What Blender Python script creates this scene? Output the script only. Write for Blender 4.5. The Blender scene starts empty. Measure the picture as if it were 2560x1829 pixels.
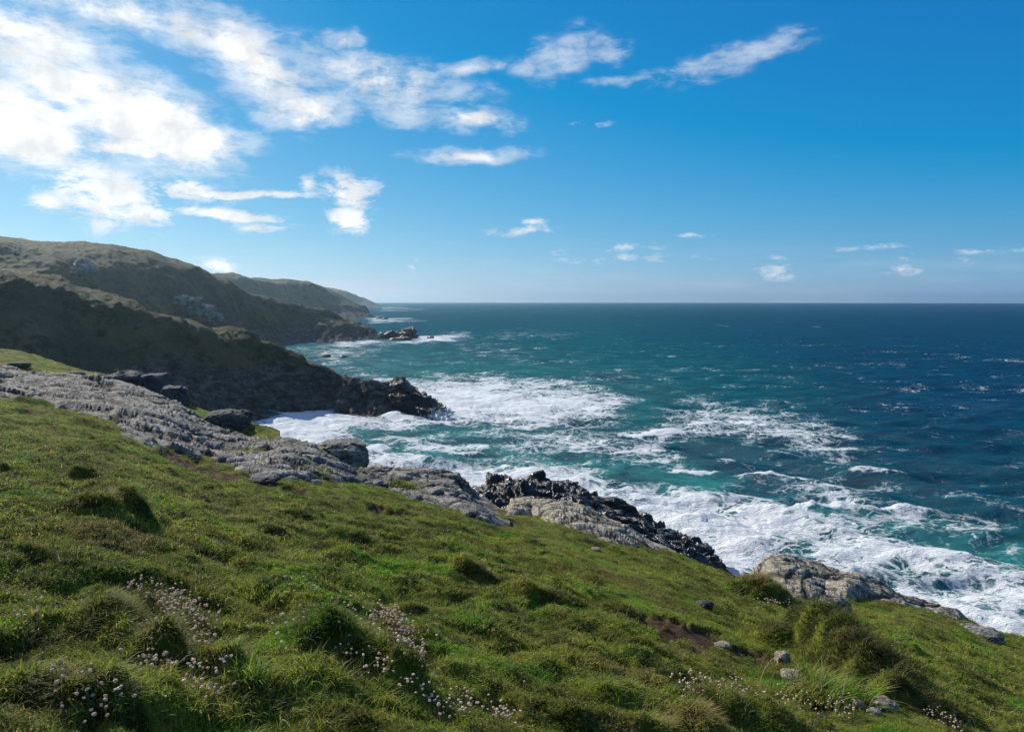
import bpy, math, random
import numpy as np
from mathutils import Vector

# ------------------------------------------------------------------ camera, sky, sun
S = bpy.context.scene
COL = S.collection
F, CX, HY, EYE = 1849.0, 1280.0, 750.0, 32.0        # focal length (px of the 2560 px photo), principal column, true horizon row, eye above sea
cam = bpy.data.cameras.new('camera')
cam.sensor_width = 36.0
cam.lens = 36.0 * F / 2560.0
cam.shift_y = -(914.5 - HY) / 2560.0
cam.clip_start, cam.clip_end = 0.1, 60000.0
camo = bpy.data.objects.new('camera', cam)
COL.objects.link(camo)
camo.location = (0, 0, EYE)
camo.rotation_euler = (math.radians(90), 0, 0)
S.camera = camo

S.render.engine = 'CYCLES'
S.view_settings.view_transform = 'Standard'
S.view_settings.look = 'None'
S.view_settings.gamma = 1.0
S.view_settings.use_curve_mapping = False
S.view_settings.exposure = 0.34
S.cycles.volume_bounces = 0
S.cycles.max_bounces = 6
S.cycles.diffuse_bounces = 2
S.cycles.glossy_bounces = 2
S.cycles.transmission_bounces = 2
S.cycles.transparent_max_bounces = 6
S.cycles.use_denoising = True
S.cycles.sample_clamp_indirect = 4.0

SUN_AZ, SUN_EL = math.radians(-43), math.radians(29)   # azimuth measured from +Y towards +X
sdir = Vector((math.sin(SUN_AZ) * math.cos(SUN_EL), math.cos(SUN_AZ) * math.cos(SUN_EL), math.sin(SUN_EL)))
sun = bpy.data.lights.new('sun', 'SUN')
sun.energy = 5.0
sun.angle = math.radians(0.53)
sun.color = (1.0, 0.94, 0.83)
suno = bpy.data.objects.new('sun', sun)
COL.objects.link(suno)
suno.rotation_euler = sdir.to_track_quat('Z', 'Y').to_euler()
suno.location = (-60, 40, 120)

SKY_STRENGTH = 0.085
HAZE_DENSITY, HAZE_G = 8.0e-5, 0.74


class NT:
    """small helper to write node trees"""
    def __init__(s, tree):
        s.t = tree
        tree.nodes.clear()

    def n(s, typ, ins=None, out=0, **props):
        nd = s.t.nodes.new(typ)
        for k, v in props.items():
            setattr(nd, k, v)
        for k, v in (ins or {}).items():
            if isinstance(v, bpy.types.NodeSocket):
                s.t.links.new(v, nd.inputs[k])
            else:
                nd.inputs[k].default_value = v
        return nd.outputs[out] if out is not None else nd

    def math(s, op, a, b=0.0, c=0.0, clamp=False):
        nd = s.t.nodes.new('ShaderNodeMath')
        nd.operation = op
        nd.use_clamp = clamp
        for i, v in enumerate((a, b, c)):
            if isinstance(v, bpy.types.NodeSocket):
                s.t.links.new(v, nd.inputs[i])
            else:
                nd.inputs[i].default_value = v
        return nd.outputs[0]

    def vmath(s, op, a, b=(0, 0, 0), scale=None, out=0):
        nd = s.t.nodes.new('ShaderNodeVectorMath')
        nd.operation = op
        for i, v in enumerate((a, b)):
            if isinstance(v, bpy.types.NodeSocket):
                s.t.links.new(v, nd.inputs[i])
            else:
                nd.inputs[i].default_value = v
        if scale is not None:
            if isinstance(scale, bpy.types.NodeSocket):
                s.t.links.new(scale, nd.inputs['Scale'])
            else:
                nd.inputs['Scale'].default_value = scale
        return nd.outputs[out]

    def step(s, v, a, b, lo=0.0, hi=1.0, smooth=True):
        nd = s.t.nodes.new('ShaderNodeMapRange')
        nd.interpolation_type = 'SMOOTHSTEP' if smooth else 'LINEAR'
        for i, x in enumerate((v, a, b, lo, hi)):
            if isinstance(x, bpy.types.NodeSocket):
                s.t.links.new(x, nd.inputs[i])
            else:
                nd.inputs[i].default_value = x
        return nd.outputs[0]

    def mix(s, fac, a, b, blend='MIX'):
        nd = s.t.nodes.new('ShaderNodeMix')
        nd.data_type = 'RGBA'
        nd.blend_type = blend
        for i, x in ((0, fac), (6, a), (7, b)):
            if isinstance(x, bpy.types.NodeSocket):
                s.t.links.new(x, nd.inputs[i])
            elif i == 0:
                nd.inputs[i].default_value = x
            else:
                nd.inputs[i].default_value = (*x, 1.0)
        return nd.outputs[2]

    def noise(s, vec, scale, detail=4.0, rough=0.55, dist=0.0, out=0, lac=2.0):
        return s.n('ShaderNodeTexNoise', {'Vector': vec, 'Scale': scale, 'Detail': detail, 'Roughness': rough,
                                          'Distortion': dist, 'Lacunarity': lac}, out=out)

    def attr(s, name, out=2):
        return s.n('ShaderNodeAttribute', out=out, attribute_name=name)


def build_world():
    w = bpy.data.worlds.new('World')
    S.world = w
    w.use_nodes = True
    N = NT(w.node_tree)
    sky = N.n('ShaderNodeTexSky', out=None, sky_type='NISHITA')
    sky.sun_disc = False
    sky.sun_elevation = SUN_EL
    sky.sun_rotation = SUN_AZ
    sky.altitude = 0
    sky.air_density = 1.0
    sky.dust_density = 0.15
    sky.ozone_density = 3.0
    # colour rendition of the photograph: deep polarised blue, neutral horizon
    sr = N.n('ShaderNodeSeparateColor', {0: sky.outputs[0]}, out=None)
    cr, cg, cb = sr.outputs[:3]
    r2 = N.math('ADD', N.math('MULTIPLY', N.math('MAXIMUM', N.math('SUBTRACT', cr, 2.35), 0.0), 0.60), 0.10)
    g2 = N.math('ADD', N.math('MULTIPLY', cg, 0.60), 0.34)
    b2 = N.math('ADD', N.math('MULTIPLY', N.math('POWER', cb, 0.42), 2.40), N.math('MULTIPLY', cg, 0.20))
    skyc = N.n('ShaderNodeCombineColor', {0: r2, 1: g2, 2: b2})
    d = N.n('ShaderNodeTexCoord', out=0)
    sep = N.n('ShaderNodeSeparateXYZ', {0: d}, out=None)
    x, y, z = sep.outputs
    az = N.math('ARCTAN2', x, y)
    hor = N.math('SQRT', N.math('ADD', N.math('MULTIPLY', x, x), N.math('MULTIPLY', y, y)))
    el = N.math('DIVIDE', z, N.math('MAXIMUM', hor, 0.02))
    p = N.n('ShaderNodeCombineXYZ', {0: az, 1: el, 2: 0.0})
    # the cloud deck seen in perspective
    den = N.math('ADD', N.math('MAXIMUM', z, 0.0), 0.16)
    q = N.n('ShaderNodeCombineXYZ', {0: N.math('DIVIDE', x, den), 1: N.math('DIVIDE', y, den), 2: 0.0})
    warp = N.vmath('SUBTRACT', N.noise(p, 9.0, 3.0, 0.6, out=1), (0.5, 0.5, 0.5))
    pw = N.vmath('ADD', p, N.vmath('SCALE', warp, scale=0.060))

    pw2 = N.vmath('ADD', p, N.vmath('MULTIPLY', warp, (0.05, 0.016, 0)))

    def blobs(lst, pw=pw):
        acc = None
        for (bx, by, rx, ry, rot, amp) in lst:
            t = (bx - CX) / F
            a0 = math.atan(t)
            e0 = -(by - HY) / F * math.cos(a0)
            sc = math.cos(a0) ** 2
            m = N.n('ShaderNodeMapping', {'Vector': pw, 'Location': (a0, e0, 0), 'Rotation': (0, 0, math.radians(rot)),
                                          'Scale': (rx / F * sc, ry / F * math.cos(a0), 1)}, vector_type='TEXTURE')
            ln = N.vmath('LENGTH', m, out=1)
            v = N.step(ln, 1.35, 0.0, 0.0, amp)
            acc = v if acc is None else N.math('MAXIMUM', acc, v)
        return acc
    # dense cloud: px, py, half sizes in photo pixels, tilt, amount
    big = blobs([(60, 300, 400, 150, -14, 1.0), (350, 300, 330, 140, -18, 1.1), (-250, 200, 420, 240, 0, 1.0),
                 (60, 90, 300, 130, 0, .85), (280, 20, 330, 70, 0, .75), (330, 375, 380, 40, 0, .9), (450, 330, 260, 80, -8, .9), (180, 210, 330, 110, -25, .85), (470, 70, 200, 80, -25, .70),
                 (620, 150, 300, 100, -28, .76), (760, 265, 150, 70, 5, .80), (950, 195, 300, 85, -12, .74),
                 (1170, 160, 130, 30, 14, .5), (1000, 255, 220, 60, -10, .55),
                 (1400, 135, 120, 62, 24, .48), (1520, 112, 110, 40, 8, .45), (1330, 160, 90, 40, 10, .42), (1840, 145, 220, 50, 14, .45), (1720, 175, 150, 34, 14, .38),
                 (1180, 305, 130, 40, -6, .72), (860, 82, 80, 30, 8, .60), (1170, 388, 190, 26, 2, .66),
                 (1560, 190, 140, 20, 4, .36)])
    cum = blobs([(260, 485, 190, 95, -22, 1.0), (120, 505, 70, 35, 0, .75), (380, 530, 70, 40, -20, .8), (260, 545, 60, 45, 0, .75),
                 (875, 480, 80, 56, -10, 1.0), (872, 552, 66, 46, 0, 1.0), (420, 470, 110, 42, -18, .72), (770, 460, 26, 34, -45, .6),
                 (570, 486, 270, 15, 2, .95), (460, 470, 130, 34, -10, .85), (560, 535, 200, 18, -5, .95), (655, 568, 70, 18, 0, .8),
                 (1300, 577, 105, 16, 2, .68), (1335, 556, 55, 10, 6, .58), (1520, 624, 160, 12, 1, .46), (1570, 646, 200, 14, 0, .42),
                 (1930, 672, 60, 36, 0, .52), (2250, 664, 60, 32, 0, .54), (2420, 660, 40, 22, 0, .42), (2470, 628, 140, 9, 0, .46),
                 (540, 665, 70, 30, 0, .78), (1480, 308, 60, 12, 4, .42), (1720, 588, 60, 8, 0, .42),
                 (1035, 665, 22, 38, 0, .36), (2160, 620, 120, 9, 0, .36)], pw2)
    qa = N.vmath('MULTIPLY', q, (1.0, 0.85, 1.0))
    n1 = N.noise(qa, 3.9, 11.0, 0.66, 0.30)
    n2 = N.noise(N.vmath('MULTIPLY', p, (1.0, 2.3, 1.0)), 24.0, 9.0, 0.66, 0.30)
    nb = N.math('ADD', N.math('MULTIPLY', n1, 0.58), N.math('MULTIPLY', n2, 0.42))
    # high broken cloud continues outside the frame
    els = N.step(z, 0.42, 0.75)
    base = N.math('MULTIPLY', els, 0.36)
    cov1 = N.math('MAXIMUM', big, base)
    nb = N.math('ADD', N.math('MULTIPLY', N.math('SUBTRACT', nb, .5), 2.7), .5)
    d1 = N.math('ADD', nb, N.math('MULTIPLY', cov1, 0.76))
    c1 = N.step(d1, 0.50, 1.16)
    n2b = N.math('ADD', N.math('MULTIPLY', N.math('SUBTRACT', n2, .5), 2.2), .5)
    d2 = N.math('ADD', n2b, N.math('MULTIPLY', cum, 0.64))
    c2 = N.math('MULTIPLY', N.step(d2, 0.56, 1.02), 0.92)
    c1 = N.math('MULTIPLY', c1, N.step(cov1, 0.30, 0.78, 0.45, 1.0))
    c2 = N.math('MULTIPLY', c2, N.step(cum, 0.20, 0.75, 0.40, 1.0))
    gate1 = N.step(cov1, 0.0, 0.16)
    gate2 = N.step(cum, 0.0, 0.16)
    cl = N.math('MAXIMUM', N.math('MULTIPLY', c1, gate1), N.math('MULTIPLY', c2, gate2))
    thin = N.math('MULTIPLY', N.math('MULTIPLY', N.step(d1, 0.42, 1.0), N.step(big, 0.0, 0.35)), 0.42)
    cl = N.math('MAXIMUM', cl, thin)
    # thin veil along the horizon
    veil = N.math('MULTIPLY', N.step(el, 0.10, 0.0), N.math('MULTIPLY', N.step(N.noise(N.vmath('MULTIPLY', p, (1, 9, 1)), 4.0, 5.0, 0.6), 0.42, 0.75), 0.15))
    cl = N.math('MAXIMUM', cl, veil)
    sh = N.noise(N.vmath('ADD', p, (0.006, -0.012, 0.3)), 17.0, 6.0, 0.6)
    greyf = N.math('MULTIPLY', N.step(sh, 0.42, 0.64), 0.55)
    ccol = N.mix(greyf, (1.12, 1.12, 1.12), (0.62, 0.67, 0.72))
    bg = N.n('ShaderNodeBackground', {'Color': skyc, 'Strength': SKY_STRENGTH})
    bc = N.n('ShaderNodeBackground', {'Color': ccol, 'Strength': 0.74})
    ms = N.n('ShaderNodeMixShader', {0: cl, 1: bg, 2: bc})
    N.n('ShaderNodeOutputWorld', {0: ms}, out=None)
    w.cycles.sampling_method = 'MANUAL'
    w.cycles.sample_map_resolution = 512


build_world()

# ------------------------------------------------------------------ numpy noise
rng = np.random.default_rng(7)
random.seed(7)


def _hash(ix, iy, iz, seed):
    h = (ix.astype(np.uint32) * np.uint32(374761393) + iy.astype(np.uint32) * np.uint32(668265263)
         + iz.astype(np.uint32) * np.uint32(2147483647 - 18) + np.uint32(seed * 974711 & 0xffffffff))
    h = (h ^ (h >> np.uint32(13))) * np.uint32(1274126177)
    h = h ^ (h >> np.uint32(16))
    h = h * np.uint32(2246822519)
    return h ^ (h >> np.uint32(15))


def perlin2(x, y, seed=0):
    ix, iy = np.floor(x), np.floor(y)
    fx, fy = x - ix, y - iy
    ix, iy = ix.astype(np.int64), iy.astype(np.int64)
    u, v = fx * fx * fx * (fx * (fx * 6 - 15) + 10), fy * fy * fy * (fy * (fy * 6 - 15) + 10)
    z0 = np.zeros_like(ix)

    def g(dx, dy):
        a = _hash(ix + dx, iy + dy, z0, seed).astype(np.float64) * (2 * math.pi / 4294967296.0)
        return np.cos(a) * (fx - dx) + np.sin(a) * (fy - dy)
    a, b, c, d = g(0, 0), g(1, 0), g(0, 1), g(1, 1)
    return 1.5 * ((a * (1 - u) + b * u) * (1 - v) + (c * (1 - u) + d * u) * v)


def fbm2(x, y, octs=5, gain=0.5, seed=0, ridged=False):
    out, amp, tot = 0.0, 1.0, 0.0
    c, s = math.cos(0.7), math.sin(0.7)
    for o in range(octs):
        n = perlin2(x, y, seed + o)
        if ridged:
            n = 1 - 2 * np.abs(n)
        out = out + n * amp
        tot += amp
        amp *= gain
        x, y = (c * x - s * y) * 2.03 + 3.1, (s * x + c * y) * 2.03 - 1.7
    return out / tot


def perlin3(p, seed=0):
    i = np.floor(p)
    f = p - i
    i = i.astype(np.int64)
    w = f * f * f * (f * (f * 6 - 15) + 10)
    out = 0.0
    for dx in (0, 1):
        for dy in (0, 1):
            for dz in (0, 1):
                h = _hash(i[:, 0] + dx, i[:, 1] + dy, i[:, 2] + dz, seed)
                a = (h & np.uint32(0xffff)).astype(np.float64) * (2 * math.pi / 65536)
                cz = (h >> np.uint32(16)).astype(np.float64) / 32768.0 - 1
                r = np.sqrt(np.maximum(0, 1 - cz * cz))
                gr = np.cos(a) * r * (f[:, 0] - dx) + np.sin(a) * r * (f[:, 1] - dy) + cz * (f[:, 2] - dz)
                wt = (w[:, 0] if dx else 1 - w[:, 0]) * (w[:, 1] if dy else 1 - w[:, 1]) * (w[:, 2] if dz else 1 - w[:, 2])
                out = out + gr * wt
    return 1.5 * out


def fbm3(p, octs=5, gain=0.5, seed=0, ridged=False):
    out, amp, tot = 0.0, 1.0, 0.0
    R = np.array([[0.8, 0.6, 0], [-0.48, 0.64, 0.6], [0.36, -0.48, 0.8]])
    for o in range(octs):
        n = perlin3(p, seed + o)
        if ridged:
            n = 1 - 2 * np.abs(n)
        out = out + n * amp
        tot += amp
        amp *= gain
        p = (p @ R.T) * 2.02 + 1.37
    return out / tot


def facet3(p, seed=0):
    """blocky relief: every Voronoi cell is a tilted plane; also returns the distance to the joint between blocks"""
    i = np.floor(p).astype(np.int64)
    best = np.full(len(p), 1e9)
    sec = np.full(len(p), 1e9)
    val = np.zeros(len(p))
    for dx in (-1, 0, 1):
        for dy in (-1, 0, 1):
            for dz in (-1, 0, 1):
                c = i + np.array([dx, dy, dz])
                h = _hash(c[:, 0], c[:, 1], c[:, 2], seed)
                h2 = _hash(c[:, 0], c[:, 1], c[:, 2], seed + 77)
                o = np.stack([(h & np.uint32(1023)), ((h >> np.uint32(10)) & np.uint32(1023)), ((h >> np.uint32(20)) & np.uint32(1023))], 1) / 1023.0
                g = np.stack([(h2 & np.uint32(1023)), ((h2 >> np.uint32(10)) & np.uint32(1023)), ((h2 >> np.uint32(20)) & np.uint32(1023))], 1) / 511.5 - 1
                dl = p - (c + o)
                d = (dl * dl).sum(1)
                v = (dl * g).sum(1) + g[:, 0] * 0.45
                m = d < best
                sec = np.where(m, best, np.minimum(sec, d))
                val = np.where(m, v, val)
                best = np.where(m, d, best)
    return val, np.sqrt(sec) - np.sqrt(best)


def sst(x, a, b):
    t = np.clip((x - a) / (b - a), 0, 1)
    return t * t * (3 - 2 * t)


# ------------------------------------------------------------------ object helpers
def tag(o, label=None, cat=None, group=None, kind=None):
    if label: o['label'] = label
    if cat: o['category'] = cat
    if group: o['group'] = group
    if kind: o['kind'] = kind
    return o


def mesh_np(name, verts, faces, attrs=None, smooth=True):
    me = bpy.data.meshes.new(name)
    verts = np.asarray(verts, np.float32)
    nv = len(verts)
    me.vertices.add(nv)
    me.vertices.foreach_set('co', verts.ravel())
    if not isinstance(faces, (list, tuple)):
        faces = [faces]
    faces = [np.asarray(f, np.int32) for f in faces if len(f)]
    nl = sum(f.size for f in faces)
    nf = sum(len(f) for f in faces)
    if nf:
        me.loops.add(nl)
        me.polygons.add(nf)
        me.loops.foreach_set('vertex_index', np.concatenate([f.ravel() for f in faces]))
        tot = np.concatenate([np.full(len(f), f.shape[1], np.int32) for f in faces])
        start = np.concatenate([[0], np.cumsum(tot)[:-1]]).astype(np.int32)
        me.polygons.foreach_set('loop_start', start)
        me.polygons.foreach_set('use_smooth', np.full(nf, smooth))
    for k, v in (attrs or {}).items():
        v = np.asarray(v)
        if v.ndim == 2:
            a = me.attributes.new(k, 'FLOAT_VECTOR', 'POINT')
            a.data.foreach_set('vector', v.astype(np.float32).ravel())
        elif v.dtype.kind == 'i':
            a = me.attributes.new(k, 'INT', 'POINT')
            a.data.foreach_set('value', v.astype(np.int32))
        else:
            a = me.attributes.new(k, 'FLOAT', 'POINT')
            a.data.foreach_set('value', v.astype(np.float32))
    me.update(calc_edges=True)
    me.validate()
    return me


def link(name, me, mat=None, parent=None):
    o = bpy.data.objects.new(name, me)
    COL.objects.link(o)
    if mat is not None and len(me.materials) == 0:
        me.materials.append(mat)
    if parent is not None:
        o.parent = parent
    return o


def empty(name, loc):
    o = bpy.data.objects.new(name, None)
    o.empty_display_size = 0.1
    COL.objects.link(o)
    o.location = loc
    return o


def grid_faces(nr, nc):
    i = np.arange(nr * nc).reshape(nr, nc)
    return np.stack([i[:-1, :-1], i[:-1, 1:], i[1:, 1:], i[1:, :-1]], -1).reshape(-1, 4)


def P(px, py, Y):
    px, py, Y = np.asarray(px, float), np.asarray(py, float), np.asarray(Y, float)
    return np.stack(np.broadcast_arrays((px - CX) / F * Y, Y, EYE - (py - HY) / F * Y), -1)


def seaY(py):
    return EYE * F / (np.asarray(py, float) - HY)


def grid_normals(V):
    du = np.gradient(V, axis=1)
    dv = np.gradient(V, axis=0)
    n = np.cross(du, dv)
    return n / (np.linalg.norm(n, axis=-1, keepdims=True) + 1e-9)


def smooth1(a, k):
    if k < 2: return a
    ker = np.hanning(k + 2)[1:-1]
    ker /= ker.sum()
    pad = np.pad(a, (k, k), mode='edge')
    return np.convolve(pad, ker, 'same')[k:-k]


def net(rows, nc, nr, smooth_k=0):
    """surface through rows of surveyed points (column px, row py, distance Y); rows run along the surface"""
    ctl = []
    for r in rows:
        r = np.array([tuple(q) + (0.0,) * (4 - len(q)) for q in r], float)
        s = np.linspace(r[0, 0], r[-1, 0], nc)
        py = smooth1(np.interp(s, r[:, 0], r[:, 1]), smooth_k)
        Y = smooth1(np.interp(s, r[:, 0], r[:, 2]), smooth_k)
        pt = P(s, py, Y)
        pt[:, 2] += np.interp(s, r[:, 0], r[:, 3])
        ctl.append(pt)
    C = np.array(ctl)                                  # rows, nc, 3
    n = len(C)
    ln = np.linalg.norm(np.diff(C, axis=0), axis=-1).mean(1)
    t = np.concatenate([[0], np.cumsum(np.sqrt(ln))])
    tq = np.linspace(0, t[-1], nr)
    # monotone-ish cubic Hermite through the rows
    m = np.empty_like(C)
    d = np.diff(C, axis=0) / np.diff(t)[:, None, None]
    m[0], m[-1] = d[0], d[-1]
    for k in range(1, n - 1):
        m[k] = 0.5 * (d[k - 1] + d[k])
    k = np.clip(np.searchsorted(t, tq, 'right') - 1, 0, n - 2)
    h = (t[k + 1] - t[k])
    u = ((tq - t[k]) / h)[:, None, None]
    h = h[:, None, None]
    V = ((2 * u ** 3 - 3 * u ** 2 + 1) * C[k] + (u ** 3 - 2 * u ** 2 + u) * h * m[k]
         + (-2 * u ** 3 + 3 * u ** 2) * C[k + 1] + (u ** 3 - u ** 2) * h * m[k + 1])
    return V


# ------------------------------------------------------------------ the near slope
E = np.array([(-900, 760), (-500, 850), (0, 962), (300, 1020), (520, 1108), (690, 1140), (800, 1165), (900, 1192), (1110, 1240), (1270, 1280), (1400, 1298),
              (1550, 1345), (1668, 1377), (1727, 1398), (1824, 1437), (1860, 1452), (1950, 1464), (2100, 1474), (2250, 1496), (2407, 1543),
              (2487, 1579), (2560, 1593), (2900, 1670), (3700, 1850)], float)
YE = np.array([(-900, 46), (0, 38), (600, 32), (1270, 28), (1800, 25), (2560, 24), (3700, 24)], float)
_tt = np.linspace(-900, 3700, 900)
_ev = smooth1(np.interp(_tt, E[:, 0], E[:, 1]), 9)
_ye = smooth1(np.interp(_tt, YE[:, 0], YE[:, 1]), 41)
GEYE = 1.7
_g = (_ev - HY) / F - GEYE / _ye


def g_of(px):
    return np.interp(px, _tt, _g)


def groundY(px, py):
    return GEYE / np.maximum((np.asarray(py, float) - HY) / F - g_of(px), GEYE / 60)


def G0(px, py):
    return P(px, py, groundY(px, py))


# humps (px, py of the foot centre, half width px, half depth px, height m, tilt)
HUMPS = [(760, 1640, 130, 70, .18), (860, 1655, 130, 75, .30), (945, 1690, 95, 60, .28), (1010, 1725, 75, 45, .20), (425, 1655, 80, 45, .20), (550, 1700, 90, 40, .14), (330, 1290, 70, 24, .30), (250, 1285, 80, 18, .22),
         (170, 1140, 60, 12, .16), (215, 1190, 55, 10, .16), (1895, 1500, 85, 30, .52), (1930, 1600, 70, 30, .22), (2010, 1585, 80, 34, .44), (2050, 1615, 85, 38, .52), (2095, 1645, 85, 40, .55), (2140, 1675, 85, 40, .55), (2185, 1707, 85, 40, .48), (2235, 1745, 80, 34, .34),
         (1340, 1490, 110, 18, .16), (1175, 1440, 80, 14, .16), (870, 1350, 80, 14, .16), (1550, 1750, 100, 30, .12),
         (150, 1745, 200, 60, .10), (300, 1545, 110, 30, .14), (320, 1770, 140, 40, .12),
         (1900, 1800, 180, 40, .14), (1480, 1360, 100, 10, .14), (690, 1330, 90, 14, .14), (2300, 1640, 90, 16, .10), (90, 1010, 60, 8, .2), (220, 1062, 70, 9, .2)]
_H = []
for (hx, hy, wx, wy, hh) in HUMPS:
    c = G0(hx, hy)
    Yc = float(c[1])
    _H.append((float(c[0]), Yc, wx / F * Yc, max(wx / F * Yc * 0.75, 0.15), hh))


def detail(x, y):
    """hummocky turf relief"""
    px = CX + F * x / np.maximum(y, 0.3)
    r = np.hypot(x, y)
    # smoother trodden strip running down the slope
    ax, ay = 0.35, 26.0
    bx, by = 3.6, 7.0
    tt = np.clip(((x - ax) * (bx - ax) + (y - ay) * (by - ay)) / ((bx - ax) ** 2 + (by - ay) ** 2), 0, 1)
    dist = np.hypot(x - (ax + tt * (bx - ax)), y - (ay + tt * (by - ay)))
    path = 1 - sst(dist, 0.5, 1.9)
    m = 1 - 0.75 * path
    wx = fbm2(x * 1.1, y * 1.1, 2, .5, 61) * .35
    wy = fbm2(x * 1.1 + 9, y * 1.1, 2, .5, 63) * .35
    a = fbm2(x * 0.45, y * 0.45, 3, 0.5, 11) * 0.16
    b = fbm2((x + wx) * 1.15, (y + wy) * 1.5, 4, 0.55, 21)
    b = np.maximum(b, -0.28) * 0.27 * m
    c = np.abs(fbm2(x * 4.2, y * 4.2, 3, 0.55, 31)) * -0.07 * m
    h = (a + b + c) * np.minimum(1, r / 2.5) * (0.55 + 0.45 * sst(-r, -26, -10))
    bump = np.zeros_like(h)
    wob = 1 + 0.40 * fbm2(x * 2.2, y * 2.2, 3, .6, 41)
    for (cx, cy, rx, ry, hh) in _H:
        d2 = wob * wob * (1.0) * 1.0 * ( ((x - cx) / rx) ** 2 + ((y - cy) / ry) ** 2)
        near = d2 < 4
        if near.any():
            q = 1 - sst(np.sqrt(d2[near]), 0.25, 1.15)
            bump[near] = np.maximum(bump[near], hh * q) + .25 * np.minimum(bump[near], hh * q)
    return h + bump, path


def ground_z(x, y, with_detail=True):
    px = np.clip(CX + F * x / np.maximum(y, 0.3), -880, 3650)
    z = EYE - GEYE - y * g_of(px)
    ye = np.interp(px, _tt, _ye)
    d = np.maximum(0, y - ye)
    z = z - np.where(d < 5, 0.35 * d * d, 8.75 + 3.5 * (d - 5))
    if with_detail:
        z = z + detail(x, y)[0]
    return np.maximum(z, -2.5)


def on_ground(px, py):
    """point of the detailed slope on the sight line (px, py) counted on the smooth slope"""
    c = G0(px, py)
    x, y = np.atleast_1d(c[..., 0]), np.atleast_1d(c[..., 1])
    return np.stack([x, y, ground_z(x, y)], -1)


SOIL = [(1600, 1530, 20, 5), (1650, 1550, 55, 12), (1715, 1580, 60, 18), (1765, 1608, 36, 14), (1870, 1630, 45, 14), (1905, 1645, 40, 14), (2080, 1742, 70, 16), (410, 1135, 34, 8), (460, 1153, 40, 8), (510, 1172, 44, 8),
        (570, 1190, 40, 6), (650, 1205, 30, 6), (730, 1225, 28, 8), (640, 1190, 36, 6), (940, 1268, 22, 5), (985, 1283, 40, 5), (1090, 1345, 20, 5), (1160, 1354, 18, 5), (1270, 1306, 36, 6),
        (70, 1030, 30, 5), (240, 1096, 18, 4), (120, 1056, 22, 4), (1485, 1490, 14, 4), (1940, 1650, 40, 12)]


def soil_mask(x, y):
    px = CX + F * x / np.maximum(y, 0.3)
    z0 = g_of(np.clip(px, -880, 3650)) * y + GEYE
    py = HY + F * z0 / np.maximum(y, 0.3)
    wob = fbm2(x * 2.5, y * 2.5, 4, 0.6, 91)
    m = np.zeros_like(x)
    for (sx, sy, rx, ry) in SOIL:
        d = np.sqrt(((px - sx - (py - sy) * 0.8) / (rx * 1.4)) ** 2 + ((py - sy) / (ry * 1.7)) ** 2)
        m = np.maximum(m, 1 - sst(d + wob * 0.7, 0.6, 1.15))
    return m


# ------------------------------------------------------------------ materials
def new_mat(name):
    m = bpy.data.materials.new(name)
    m.use_nodes = True
    return m, NT(m.node_tree)


def finish(N, bsdf, disp=None):
    N.n('ShaderNodeOutputMaterial', {0: bsdf}, out=None)


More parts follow.
